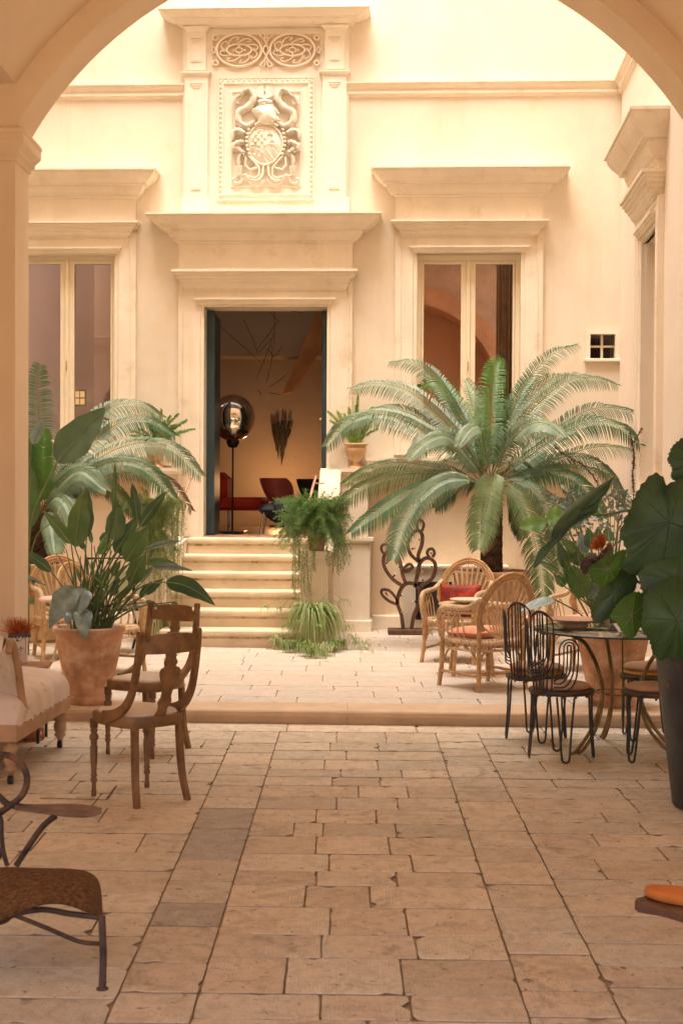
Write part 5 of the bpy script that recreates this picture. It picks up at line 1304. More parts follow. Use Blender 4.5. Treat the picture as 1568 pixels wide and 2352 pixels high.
ZO = .325; pts = [gr(*c5(x, y), ZO) for x, y in out]; n = len(pts); cc = sum(pts, Vector())/n
m = MB(); rows = [[cc+(p-cc)*s+Vector((0,0,z)) for p in pts] for s, z in ((.0,.006),(.7,.006),(.95,.002),(1,-.006),(.99,-.014),(.93,-.020),(.9,-.022))]; m.loft(rows, True, True)
o_ = m.build("orange_cushion", mat("orange_canvas", (.68,.22,.05), .8, .08, 5)); tag(o_, "bright orange cushion on the low brown bench", "cushion")

# ------------------------------------------------------------------ cactus light sculpture
def c7(x, y): return (880+x/3.136)/1.0887, (1200+y/3.136)/1.0887
CRU = mat("rusted_steel", (.15,.075,.045), .75, .25, 12, .3, 60, .3)
b0 = at(*c7(430,1178), 14.25)
cs = thing("cactus_sculpture", "rusty prickly pear outline sculpture with little bulbs against the wall", "sculpture", (b0.x, 14.25, T))
def cl_(pts, Y=14.25): return smoothpath([at(*c7(x,y), Y) for x, y in pts], 5)
def bar(m, path, w=.021, d=.045):
    rows = []; n = len(path)
    for i, p in enumerate(path):
        t = (path[min(i+1,n-1)]-path[max(i-1,0)]); t.y = 0; t.normalize(); s = Vector((t.z,0,-t.x))
        rows.append([p+s*w+Vector((0,-d,0)), p-s*w+Vector((0,-d,0)), p-s*w+Vector((0,d,0)), p+s*w+Vector((0,d,0))])
    m.loft(rows, False, True); m.add(rows[0], [(0,1,2,3)]); m.add(rows[-1], [(0,1,2,3)])
for k, pts in enumerate(([(400,1165),(385,1060),(355,960),(375,870),(420,815),(480,815),(525,860),(525,960),(485,1060),(465,1165)],
    [(350,975),(290,950),(235,900),(235,862),(290,868),(335,915),(358,968)],
    [(392,832),(310,770),(252,680),(250,600),(285,560),(340,570),(375,640),(395,740),(420,812)],
    [(268,595),(235,560),(232,520),(265,505),(290,530),(285,565)],
    [(402,715),(420,675),(455,660),(472,685),(440,712),(404,722)],
    [(492,842),(512,740),(532,650),(585,612),(640,640),(652,700),(620,780),(535,832)],
    [(603,605),(588,575),(600,545),(630,542),(645,575),(628,606)],
    [(522,642),(460,585),(435,510),(455,440),(510,395),(548,430),(545,510),(518,590),(526,640)],
    [(520,400),(500,350),(530,310),(560,345),(548,400)])):
    m = MB(); bar(m, cl_(pts), .017 if k in (0,2,5,7) else .013); m.build("cactus_pad", CRU, cs, world=True)
m = MB(); a = at(*c7(280,1178),14.25).x; b = at(*c7(582,1178),14.25).x; m.bbox(a, b, 14.13, 14.37, T+.001, T+.052, .004); m.build("base_plate", CRU, cs, world=True)
GL = mat("frosted_bulb", (.75,.68,.6), .3, 0, 5, spec=.6); RG = mat("red_bulb", (.7,.06,.03), .3, 0, 5, spec=.6)
for i, (x, y, dx, dy, red) in enumerate(((330,750,16,-18,0),(475,540,18,-6,1),(365,683,-16,2,0),(270,652,14,0,0),(385,905,14,-3,0),(268,892,10,16,1),(490,955,-16,0,0),(390,1035,-6,2,0),(552,785,-14,-10,0),(622,680,-12,0,0),(535,715,14,4,0),(522,468,-10,0,0),(618,572,0,-14,0))):
    m = MB(); p = at(*c7(x-dx*.6,y-dy*.6),14.21); q = at(*c7(x+dx*.3,y+dy*.3),14.21); m.tube([p,q], .009, 7); h = m.build("lamp_holder", BLK, cs, world=True)
    m = MB(); q2 = at(*c7(x+dx*1.3,y+dy*1.3),14.21); m.tube([q, q.lerp(q2,.5), q2], [.007,.009,.003], 7); m.build("bulb", RG if red else GL, h, world=False) if False else m.build("bulb", RG if red else GL, h, world=True)
# stone hearth box with dark grille behind the sculpture
hb0 = at(*c7(405,800),14.45).x; hb1 = at(1165,1330,14.45).x; hz0 = at(*c7(500,690),14.5).z
he = thing("stone_hearth", "low ochre masonry box with a dark grey panel behind the wicker chair", "hearth", ((hb0+hb1)/2, 14.6, T), FRZ)
ga, gb = at(*c7(505,800),14.45), at(*c7(785,1100),14.45)
m = MB(); bx0, bx1 = hb0-he.location.x, hb1-he.location.x; gx0, gx1 = ga.x-he.location.x, gb.x-he.location.x; gz1, gz0 = ga.z-T, gb.z-T; H_ = hz0-T
m.box(bx0, gx0, -.12, .10, 0, H_); m.box(gx1, bx1, -.12, .10, 0, H_); m.box(gx0, gx1, -.12, .10, gz1, H_); m.box(gx0, gx1, -.12, .10, 0, gz0); m.bbox(bx0-.02, bx1+.02, -.15, .10, H_, H_+.03, .008)
m.build("masonry", STUCCO, he)
m = MB(); m.box(gx0, gx1, -.03, .10, gz0, gz1); m.build("panel", mat("grey_panel", (.10,.11,.12), .5, .15, 5), he)
m = MB(); e = .014
for q in ((gx0,gx0+e,gz0,gz1),(gx1-e,gx1,gz0,gz1),(gx0+e,gx1-e,gz1-.05,gz1),(gx0+e,gx1-e,gz0,gz0+e)): m.box(q[0],q[1],-.125,-.03,q[2],q[3])
m.build("panel_frame", BLK, he)
# ================================================================== PLANTS
def leafmat(name, c1, c2, rough=.45, spec=.45, scale=5, trans=.18, bump=0):
    return mat(name, c1, rough, .1, scale, bump, 60, spec, col2=c2, trans=trans)
CYC = leafmat("cycad_green", (.10,.18,.075), (.045,.105,.04), .42, .5)
CYCB = leafmat("cycad_bluegreen", (.19,.26,.145), (.095,.16,.085), .45, .5)
CYCY = leafmat("cycad_olive", (.19,.24,.10), (.10,.15,.055), .5, .4)
CYCL = leafmat("cycad_fresh_green", (.12,.29,.05), (.06,.18,.03), .4, .5, trans=.35)
BRN = mat("frond_rachis", (.20,.20,.08), .6, .15, 8)
BARK = mat("cycad_bark", (.10,.055,.03), .95, .3, 14, .9, 70, bdist=.01)
STEMG = mat("green_stem", (.12,.17,.06), .5, .15, 9, spec=.4)
TIPB = leafmat('brown_leaf_tip', (.30,.20,.10), (.20,.12,.06), .7, .2)
def frond(parent, pts, w, name="frond", mt=CYC, n=80, up=None, lift=.30, seed=0, fwd=.55, gap=.16, stem_r=.006, lw=.0063):
    r = random.Random(seed*7+3); path = smoothpath(pts, 10); N = len(path)
    # arc-length resample
    L = [0]
    for i in range(1, N): L.append(L[-1]+(path[i]-path[i-1]).length)
    tot = L[-1]
    def P(s):
        s = max(0, min(tot*.9999, s)); 
        for i in range(1, N):
            if L[i] >= s: break
        q = (s-L[i-1])/max(1e-6, L[i]-L[i-1]); return path[i-1].lerp(path[i], q), (path[i]-path[i-1]).normalized()
    m = MB(); m.mi = 1
    m.tube([P(tot*k/16)[0] for k in range(17)], [stem_r*(1-.75*k/16) for k in range(17)], 5); m.mi = 0
    prevS = None
    for i in range(n):
        t = gap + (1-gap)*(i+.5)/n; p, T_ = P(t*tot)
        U = Vector(up) if up is not None else Vector((0,-.85,.55))
        S = T_.cross(U)
        if S.length < .25: S = T_.cross(U + Vector((0,-.6,.0)))
        S.normalize()
        if prevS is not None:
            if S.dot(prevS) < 0: S = -S
            S = (S*.35+prevS*.65).normalized()
        prevS = S; Nn = S.cross(T_).normalized()
        if Nn.z < 0 and up is None: Nn = -Nn
        prof = min(1, (t-gap)/.12+.35)*(1-((t-.45)/.62)**4 if t > .45 else 1)
        f = fwd + .55*max(0, t-.6)
        for s in (-1, 1):
            if r.random() < .035: continue
            ll = .94*w*max(.12, prof)*r.uniform(.92, 1.04)
            ff = f+r.uniform(-.07,.07); d = (S*s*math.cos(ff) + T_*math.sin(ff)).normalized(); d = (d - Vector((0,0,.50*(1-abs(T_.z)**1.5)))).normalized() if up is None else d
            dr = r.uniform(.8,1.25)
            q0 = p; q1 = p + d*ll*.35 + Nn*ll*lift*.32; q2 = p + d*ll*.72 + Nn*ll*lift*.30*1.0 - Vector((0,0,ll*.06*dr)); q3 = p + d*ll*.99 + Nn*ll*lift*.05 - Vector((0,0,ll*.26*dr))
            wd = (T_ - d*T_.dot(d)).normalized()*lw*r.uniform(.9,1.1); tw = Nn*lw*.5
            m.add([q0-wd*.5, q0+wd*.5, q1-wd+tw, q1+wd-tw, q2-wd*.8+tw, q2+wd*.8-tw, q3], [(0,1,3,2),(2,3,5,4),(4,5,6)], False)
            if t > .9 or r.random() < .05: m.m[-1] = 2
    return m.build(name, [mt, BRN, TIPB], parent, world=True)

def trunk(parent, c, r0, r1, h, seed=1):
    r = random.Random(seed); m = MB(); rows = []; n = 40; nz = max(10, int(h/.018))
    for j in range(nz+1):
        q = j/nz; rr_ = r0+(r1-r0)*q
        rows.append([Vector((c.x+(rr_*(1+.07*((k+j) % 2)+.03*r.uniform(-1,1)))*math.cos(2*PI*k/n), c.y+(rr_*(1+.07*((k+j) % 2)+.03*r.uniform(-1,1)))*math.sin(2*PI*k/n), c.z+h*q)) for k in range(n)])
    m.loft(rows, False, True)
    for k in range(int(190*h)+60):              # old leaf bases
        a = r.uniform(0, 2*PI); q = r.random(); rr_ = r0+(r1-r0)*q; z = c.z+h*q; d = Vector((math.cos(a), math.sin(a), 0))
        p = Vector((c.x, c.y, z))+d*rr_; m.tube([p, p+d*.012+Vector((0,0,.010))], [.009,.005], 5)
    m.build("trunk", BARK, parent, world=True)
    m = MB()
    for k in range(60):                         # shaggy collar
        a = r.uniform(0, 2*PI); d = Vector((math.cos(a), math.sin(a), 0)); p = Vector((c.x, c.y, c.z+h-.02))+d*r1*.8
        m.tube([p, p+d*.03+Vector((0,0,.06)), p+d*.05+Vector((0,0,.10+r.uniform(0,.05)))], [.008,.005,.001], 4)
    m.build("crown_collar", mat("cycad_fibre", (.30,.18,.09), .95, .2, 20), parent, world=True)

# ---- right cycad
cyc = thing("cycad", "large cycad with arching feathery fronds spreading in front of the right window", "palm", (pC.x, 13.3, T+.66))
cz = Vector((at(1122,1100,13.3).x, 13.3, at(1122,1112,13.3).z)); trunk(cyc, Vector((pC.x,13.3,T+.60)), .098, .092, cz.z-(T+.60))
D0 = 13.3
def F_(tip, mids, dy, w=.17, mt=CYC, **k):
    n = len(mids)+1; pts = [cz + Vector((random.Random(tip[0]).uniform(-.04,.04), .02, -.02))]
    for i, (u, v) in enumerate(mids): q = (i+1)/n; pts.append(at(u, v, D0+dy*q**1.1))
    pts.append(at(tip[0], tip[1], D0+dy)); frond(cyc, pts, w, mt=mt, seed=tip[0], **k)
F_((895,832),[(1070,985),(1000,870),(945,832)],.30,.15,CYC)
F_((962,892),[(1080,990),(1030,905),(990,880)],.45,.16,CYCL,up=(0,-1,.2))
F_((806,892),[(1050,1000),(950,905),(870,880)],-.05,.17,CYCB)
F_((748,1025),[(1020,1020),(900,955),(810,962)],-.45,.19,CYCB)
F_((800,985),[(1040,1010),(930,945),(860,945)],-.20,.17,CYC)
F_((1150,822),[(1124,1000),(1128,900),(1138,838)],.20,.185,CYCL,up=(0,-1,.1),lift=.12,fwd=.25,n=84)
F_((1068,872),[(1105,990),(1085,910)],.55,.15,CYCB,up=(0,-1,.2))
F_((1326,792),[(1160,980),(1215,870),(1270,812)],.35,.15,CYC)
F_((1415,884),[(1185,985),(1290,880),(1360,868)],-.05,.17,CYCB)
F_((1348,870),[(1180,970),(1250,880),(1300,862)],.45,.16,CYCY)
F_((1222,862),[(1150,985),(1195,900)],.6,.15,CYCB,up=(0,-1,.2))
F_((1482,962),[(1220,1030),(1340,945),(1420,938)],.05,.17,CYCB)
F_((1470,1022),[(1210,1050),(1330,975),(1410,975)],-.40,.19,CYC)
F_((1488,1058),[(1230,1075),(1350,1030),(1430,1030)],.35,.15,CYCY)
F_((1420,1120),[(1220,1070),(1310,1048),(1370,1065)],.1,.17,CYCB)
F_((1440,1165),[(1220,1080),(1330,1075),(1400,1105)],.4,.16,CYCY)
F_((1385,1190),[(1220,1085),(1300,1090),(1350,1130)],-.35,.17,CYC)
F_((1290,1330),[(1190,1105),(1240,1140),(1275,1230)],-.45,.18,CYCB)
F_((1248,1392),[(1165,1115),(1205,1175),(1235,1280)],-.80,.20,CYCY)
F_((1098,1262),[(1128,1092),(1122,1125),(1108,1190)],-.95,.20,CYCY,up=(0,-.7,1),n=80)
F_((902,1285),[(1040,1095),(970,1135),(925,1205)],-.75,.20,CYCB,n=84)
F_((806,1222),[(1030,1100),(930,1135),(860,1180)],-.50,.19,CYC,n=84)
F_((770,1165),[(1030,1090),(910,1090),(830,1120)],-.20,.18,CYCY)
F_((790,1110),[(1030,1080),(920,1062),(850,1075)],.25,.17,CYCY)
F_((938,1052),[(1085,1060),(1030,1002),(980,1010)],-.95,.17,CYCB)
F_((1052,1022),[(1115,1040),(1100,982),(1075,985)],-.90,.15,CYCB)
F_((1292,1000),[(1160,1030),(1215,975),(1260,975)],-.85,.17,CYCB)
F_((1000,1165),[(1085,1110),(1050,1120)],.35,.15,CYC)
F_((1200,1230),[(1150,1115),(1180,1150)],.35,.15,CYC)
F_((1010,1060),[(1090,1065),(1050,1050)],.6,.14,CYCY)
F_((1240,1080),[(1160,1085),(1200,1070)],.6,.14,CYCY)

# ---- left cycad
cy2 = thing("cycad", "cycad on a shaggy dark trunk, half hidden by the left archway pillar", "palm", (pD.x, 13.55, T+.7))
cz2 = at(97, 1178, 13.55); trunk(cy2, Vector((cz2.x,13.55,T+.64)), .15, .125, cz2.z-(T+.64), 5)
def G_(tip, mids, dy, w=.17, mt=CYC, **k):
    n = len(mids)+1; pts = [cz2 + Vector((random.Random(tip[0]).uniform(-.05,.05), 0, -.02))]
    for i, (u, v) in enumerate(mids): q = (i+1)/n; pts.append(at(u, v, 13.55+dy*q**1.1))
    pts.append(at(tip[0], tip[1], 13.55+dy)); frond(cy2, pts, w, mt=mt, seed=tip[0], **k)
G_((92,835),[(90,1080),(90,960),(88,880)],-.2,.20,CYCB,up=(0,-1,.1),lift=.1,fwd=.2,n=84)
G_((104,985),[(98,1110),(100,1040)],-.6,.16,CYCL,up=(0,-1,.1),lift=.1)
G_((374,958),[(150,1060),(230,950),(310,925)],.25,.17,CYCB)
G_((402,1000),[(160,1075),(250,985),(330,962)],-.05,.17,CYC)
G_((462,1092),[(170,1100),(270,1030),(380,1020)],-.30,.20,CYCB)
G_((398,1142),[(170,1110),(250,1062),(330,1070)],-.45,.19,CYC)
G_((440,1172),[(180,1115),(290,1085),(380,1100)],.05,.13,leafmat("dry_frond",(.24,.17,.11),(.15,.10,.06),.7,.2))
G_((245,1125),[(140,1110),(190,1080)],-.6,.18,CYCB)
G_((180,1235),[(130,1140),(160,1165)],-.7,.17,CYCB)
G_((66,1010),[(85,1110),(72,1050)],-.4,.18,CYC)
G_((20,980),[(75,1080),(45,1000)],0,.18,CYC)
G_((130,1270),[(112,1180),(125,1215)],-.8,.16,CYCB)
G_((310,1180),[(160,1120),(240,1110)],-.1,.16,CYCY)
G_((-60,1080),[(60,1080),(0,1040)],-.2,.18,CYC)

# ---- paddle leaves
PAD = leafmat("paddle_leaf_green", (.12,.21,.06), (.055,.115,.035), .38, .5, 4)
PADD = leafmat("paddle_leaf_dark", (.08,.15,.055), (.035,.085,.035), .35, .5, 4)
PADG = leafmat("paddle_leaf_glaucous", (.27,.34,.30), (.11,.17,.15), .35, .6, 14, .05)
PADL = leafmat("paddle_leaf_bright", (.20,.34,.09), (.11,.22,.05), .4, .4, 4, .4)
VEIN = leafmat("leaf_midrib", (.26,.32,.15), (.18,.24,.10), .5, .4)
def paddle(parent, J, P, hw, mt=PAD, roll=0.0, bend=.06, fold=.25, name="leaf", shape=1.0, n=18, wave=.015):
    A = P-J; L_ = A.length; a = A.normalized(); face = Vector((0,-1,0)); S = a.cross(face)
    if S.length < .2: S = a.cross(Vector((0,0,1)))
    S.normalize(); S = Matrix.Rotation(roll, 3, a) @ S; N_ = S.cross(a).normalized()
    if N_.z < 0: Nd = -N_
    else: Nd = N_
    rows = []; rib = []
    for i in range(n+1):
        t = i/n; c = J + A*t + Vector((0,0,1))*bend*L_*math.sin(PI*t) ; w = hw*(math.sin(PI*min(1,t**(.72*shape)))**.8)*(1-.12*t)
        if i in (0, n): w = .001
        w *= 1+.05*math.sin(t*17+J.x*50)
        row = []
        for k in (-1,-.66,-.33,0,.33,.66,1):
            z = fold*w*abs(k)**1.2 - .10*w*abs(k)**3 + wave*math.sin(t*14+k*2+J.z*20)*abs(k)*hw*4
            row.append(c + S*w*k + Nd*z)
        rows.append(row); rib.append(c-Nd*.0015)
    m = MB(); m.loft(rows, True); m.mi = 1; m.tube(rib, [.0035*(1-.7*i/n)+.0008 for i in range(n+1)], 5)
    return m.build(name, [mt, VEIN], parent, world=True)
def stemtube(m, pts, r0=.006, r1=.004):
    p = smoothpath(pts, 6); m.tube(p, [r0+(r1-r0)*i/(len(p)-1) for i in range(len(p))], 6)

def L5(x, y): return x/3.136/1.0887, (1200+y/3.136)/1.0887
stL = thing("strelitzia", "dense long-stemmed plant with paddle leaves rising from the left terracotta pot", "plant", (pL.x, 9.60, T+.47))
rq = random.Random(21); sm = MB(); root = Vector((pL.x, 9.60, T+.46))
spec = [((590,530),(650,95),.082,PAD,.0,-.1),((680,455),(685,60),.052,PADD,.4,.0),((890,300),(905,-160),.030,PAD,1.0,.1),((895,480),(930,180),.072,PAD,.2,.1),((1078,330),(1038,20),.040,PADD,.5,.0),
 ((1096,370),(1315,85),.042,PADD,.5,.2),((985,640),(1172,370),.078,PAD,.3,-.1),((905,575),(1090,285),.065,PADD,-.3,.15),((405,720),(168,545),.040,PADD,.4,-.1),((560,500),(338,245),.045,PAD,-.2,.2),
 ((1020,815),(1135,590),.066,PAD,0,-.15),((1112,555),(1425,478),.034,PADG,.9,.1),((1150,650),(1390,660),.040,PAD,.7,.2),((1195,680),(1512,712),.036,PADG,.8,-.1),((1300,800),(1690,985),.066,PADD,.1,-.35),
 ((595,838),(388,1165),.085,PADG,.0,-.32),((665,850),(580,1112),.080,PADG,.2,-.30),((645,1010),(668,1258),.064,PADG,-.1,-.36),((545,1030),(540,1145),.034,PADG,0,-.3),((770,580),(880,470),.036,PADL,.2,.2),
 ((790,490),(870,395),.030,PAD,.2,.25),((1080,800),(1200,690),.040,PADG,.6,.1),((740,760),(850,860),.040,PAD,.3,-.1),((1345,960),(1412,1003),.016,PAD,.3,-.1),((1140,960),(1260,1000),.026,PAD,.6,-.2),((700,960),(755,1180),.050,PADD,.5,-.1),((960,250),(1000,160),.014,PAD,.4,.2),((720,640),(730,770),.02,PADL,.5,0)]
for i, (j, p, hw, mt, roll, dy) in enumerate(spec):
    J = at(*L5(*j), 9.6+dy*.7); Pp = at(*L5(*p), 9.6+dy); paddle(stL, J, Pp, hw, mt, roll+rq.uniform(-.15,.15), .03 if dy > -.25 else .10)
    b = root + Vector((rq.uniform(-.10,.12), rq.uniform(-.09,.06), 0)); mid = b.lerp(J, .55)+Vector((0,0,.06+.05*(dy < -.25)))
    s1 = MB(); stemtube(s1, [b, mid, J], .0075, .004); sm.add(s1.v, s1.f, True)
for k in range(46):
    b = root + Vector((rq.uniform(-.11,.14), rq.uniform(-.10,.08), 0)); a_ = rq.gauss(.25,.30); l_ = rq.uniform(.25,.62); e = b+Vector((math.sin(a_)*l_, rq.uniform(-.12,.12), math.cos(a_)*l_)); stemtube(sm, [b, b.lerp(e,.5)+Vector((-.02*a_,0,.02)), e], .0065, .003)
    if k % 3 == 0: paddle(stL, e, e+Vector((math.sin(a_)*.12+rq.uniform(-.03,.03), rq.uniform(-.05,.05), .11)), rq.uniform(.016,.03), rq.choice([PAD,PADD]), rq.uniform(-1,1), .05)
sm.build("stems", STEMG, stL, world=True)

def L8(x, y): return (1207+x/3.136)/1.0887, (1100+y/3.136)/1.0887
stR = thing("strelitzia", "long-stemmed paddle-leaved plant growing from the right terracotta pot", "plant", (pR.x, 9.62, T+.47))
root = Vector((pR.x-.02, 9.62, T+.46)); sm = MB()
spec = [((640,1010),(585,790),.042,PADD,.2,0),((700,965),(655,865),.040,PAD,.2,.1),((760,990),(735,860),.045,PADD,-.2,0),((745,905),(610,770),.040,PAD,.3,.1),((800,900),(760,720),.045,PADG,.2,.2),((710,1165),(640,930),.042,PAD,.1,-.05),
 ((805,1235),(685,980),.078,PAD,.15,-.15),((820,1245),(895,1120),.050,PADG,0,-.1),((850,860),(830,700),.06,PADD,.2,.15),((900,850),(905,690),.045,PADD,.3,.2),((985,800),(975,680),.045,PADD,.3,.25),((600,1035),(415,950),.026,PADD,.9,0),((560,1250),(275,1352),.052,PADG,.9,-.25),((880,1000),(830,880),.05,PAD,.2,.1),
 ((640,1150),(560,1060),.035,PAD,.3,.1),((930,980),(1010,820),.05,PADD,.2,.1),((860,1130),(960,960),.05,PAD,.3,-.1)]
for i, (j, p, hw, mt, roll, dy) in enumerate(spec):
    J = at(*L8(*j), 9.62+dy*.7); Pp = at(*L8(*p), 9.62+dy); paddle(stR, J, Pp, hw, mt, roll+rq.uniform(-.15,.15), .03)
    b = root + Vector((rq.uniform(-.08,.08), rq.uniform(-.07,.06), 0)); stemtube(sm, [b, b.lerp(J,.5)+Vector((0,0,.03)), J], .007, .004)
for k in range(16):
    b = root + Vector((rq.uniform(-.09,.09), rq.uniform(-.08,.08), 0)); a_ = rq.gauss(-.15,.25); l_ = rq.uniform(.3,.6); stemtube(sm, [b, b+Vector((math.sin(a_)*l_, rq.uniform(-.1,.1), math.cos(a_)*l_))], .006, .003)
sm.build("stems", STEMG, stR, world=True)
# bright leaves + small grey-green shrub behind
shr = thing("leafy_shrub", "grey-green small-leaved shrub with a few lime leaves behind the spear-shaped leaf", "shrub", (at(1400,1300,10.9).x, 10.9, T))
for j, p, hw, mt, dy in (((500,650),(280,690),.075,PADL,0),((560,620),(480,640),.06,PADL,.05),((640,600),(480,600),.085,PADL,.1)):
    paddle(shr, at(*L8(*j), 10.6+dy), at(*L8(*p), 10.6+dy), hw, mt, .5, .04)
sm = MB(); base = shr.location.copy()
m = MB()
for k in range(24):
    e = at(*L8(rq.uniform(560,1140), rq.uniform(420,760)), 10.9+rq.uniform(-.2,.3)); stemtube(sm, [base, base.lerp(e,.6)+Vector((0,0,.15)), e], .006, .002)
    for q in range(15):
        p = e+Vector((rq.gauss(0,.06), rq.gauss(0,.06), rq.gauss(0,.055))); d = Vector((rq.gauss(0,1), rq.gauss(0,1), rq.gauss(.2,1))).normalized(); s = d.cross(Vector((0,-1,.3))).normalized(); l_ = rq.uniform(.04,.075)
        m.add([p, p+d*l_*.45+s*.012, p+d*l_, p+d*l_*.45-s*.012], [(0,1,2,3)], False)
        if q < 4: sm.tube([e, p], .0012, 3, cap=False)
sm.build("stems", STEMG, shr, world=True); m.build("foliage", leafmat("eucalyptus_green",(.17,.22,.17),(.08,.12,.09),.4,.5), shr, world=True)
# terracotta pot for it (mostly hidden)
tpot("terracotta_pot", "mostly hidden pot of the grey-green shrub beside the court wall", (base.x, base.y, T), .2, .14, .35)

# ---- giant bird of paradise, left
gb_ = thing("banana_plant", "single huge paddle leaf on a long stalk rising beside the archway pillar", "plant", (at(60,1350,12.3).x, 12.3, T))
J = at(131,1063,12.3); Pp = at(243,936,12.1); paddle(gb_, J, Pp, .155, leafmat("giant_leaf",(.10,.18,.09),(.04,.09,.04),.25,.7,3,.12), .35, .02, .35, shape=.95, n=26)
J2 = at(66,1215,12.3); paddle(gb_, J2, at(72,1075,12.3), .10, PAD, .3, .02); paddle(gb_, at(62,1330,12.3), at(106,1345,12.0), .05, PADG, .9, .03); paddle(gb_, at(40,1380,12.3), at(132,1395,12.0), .045, PAD, .9, .03)
paddle(gb_, at(75,1020,12.3), at(102,960,12.3), .05, PADG, .2, .02)
sm = MB(); b = gb_.location.copy(); stemtube(sm, [b, at(70,1215,12.3), J], .016, .009); stemtube(sm, [b+Vector((.02,0,0)), J2], .012, .008); stemtube(sm, [b, at(50,1340,12.3), at(62,1330,12.3)], .008, .005); stemtube(sm, [b, at(75,1260,12.3), at(118,1200,12.25), at(127,1180,12.2)], .007, .004)
stemtube(sm, [b, at(55,1200,12.3), at(75,1020,12.3)], .01, .005); stemtube(sm, [b, at(45,1390,12.3), at(40,1380,12.3)], .008, .005)
sm.build("stalks", STEMG, gb_, world=True)

# ---- asparagus ferns
def feather(parent, stems, mt, name="foliage", dens=1.0, bl=.055, nl=.013, seed=1, world=True):
    r = random.Random(seed); m = MB(); sm = MB()
    for pts in stems:
        path = smoothpath(pts, 5); N = len(path); sm.tube(path, [.0022*(1-.6*i/N) for i in range(N)], 3, cap=False)
        L_ = sum((path[i+1]-path[i]).length for i in range(N-1)); nb = int(L_/.0075*dens)
        for b in range(nb):
            t = (b+.5)/nb; x = t*(N-1); i = min(N-2, int(x)); p = path[i].lerp(path[i+1], x-i); T_ = (path[i+1]-path[i]).normalized()
            d = Vector((r.gauss(0,1), r.gauss(0,1), r.gauss(0,.8))); d = (d-T_*d.dot(T_)).normalized(); d = (d+T_*.5).normalized()
            l_ = bl*(1-.55*t)*r.uniform(.5,1.1)*min(1, t*6+.4)
            for k in range(7):
                q = p + d*l_*(k+.5)/7 - Vector((0,0,l_*.15*(k/7)**2)); 
                e = Vector((r.gauss(0,1), r.gauss(0,1), r.gauss(0,1))); e = (e+d*.8).normalized()
                s = e.cross(Vector((r.gauss(0,1),r.gauss(0,1),r.gauss(0,1)))).normalized()*.0022; ee = e*nl*r.uniform(.7,1.3)
                m.add([q-s, q+s, q+ee], [(0,1,2)], False)
    m.build(name, mt, parent, world=True); sm.build("stems", STEMG, parent, world=True)
ASP = leafmat("asparagus_green", (.26,.40,.14), (.12,.24,.07), .6, .2, 12, .35)
ASPP = leafmat("asparagus_pale", (.36,.42,.16), (.20,.26,.10), .6, .2, 12, .35)
af = thing("asparagus_fern", "fluffy green fern spilling over the square newel right of the stairs", "fern", nw+Vector((0,0,.24)))
o = nw+Vector((0,0,.25)); rq = random.Random(9); st = []
def jit(p, s=.03): return p+Vector((rq.gauss(0,s), rq.gauss(0,s), rq.gauss(0,s)))
for k in range(125):                             # left cushion
    e = jit(at(rq.uniform(628,728), rq.uniform(1145,1268), 13.15+rq.uniform(-.2,.15)), .02); mid = (o+e)/2+Vector((0,0,.07+rq.random()*.06)); st.append([o, mid, e])
for k in range(75):                             # right cushion
    e = jit(at(rq.uniform(748,812), rq.uniform(1150,1300), 13.15+rq.uniform(-.15,.2)), .02); mid = (o+e)/2+Vector((0.02,0,.09+rq.random()*.06)); st.append([o, mid, e])
for k in range(80):
    e = jit(at(rq.uniform(650,800), rq.uniform(1128,1185), 13.2+rq.uniform(-.15,.1)), .02); st.append([o, (o+e)/2+Vector((0,0,.03)), e])
for k in range(75):
    e = jit(at(rq.uniform(690,790), rq.uniform(1140,1255), 13.0+rq.uniform(-.12,.1)), .015); st.append([o, (o+e)/2+Vector((0,-.03,.09)), e])
feather(af, st, ASP, seed=3)
st = []
for k in range(17):                             # long hanging strands
    u = rq.uniform(672,724); a = at(u+rq.uniform(-10,30), 1200, 13.1); b = at(u, 1270, 12.98); c = at(u+rq.uniform(-6,8), rq.uniform(1310,1400), 12.98); st.append([o, a, b, c])
for k in range(8): u = rq.uniform(765,795); st.append([o, at(u,1200,13.1), at(u,rq.uniform(1290,1330),13.05)])
feather(af, st, ASPP, "hanging_strands", .9, .045, .012, 4)
al = thing("asparagus_fern", "pale feathery fern cascading down the left side of the stairs", "fern", PL[1] and FF.w(PL[2][0]+.12, -1.49, PL[2][2]))
o = al.location+Vector((0,0,.05)); st = []
for k in range(130):
    e = jit(at(rq.uniform(318,412), rq.uniform(1125,1320), 13.2+rq.uniform(-.25,.25)), .02); st.append([o, (o+e)/2+Vector((0,0,.10+rq.random()*.06)), e])
feather(al, st, leafmat("asparagus_olive",(.36,.42,.15),(.18,.25,.07),.6,.2,12,.35), seed=6)
st = []
for k in range(50):
    u = rq.uniform(310,420); st.append([o, at(u,1150,13.1), at(u+rq.uniform(-15,15), rq.uniform(1250,1400), 13.0)])
feather(al, st, ASPP, "hanging_strands", .9, .05, .012, 7)
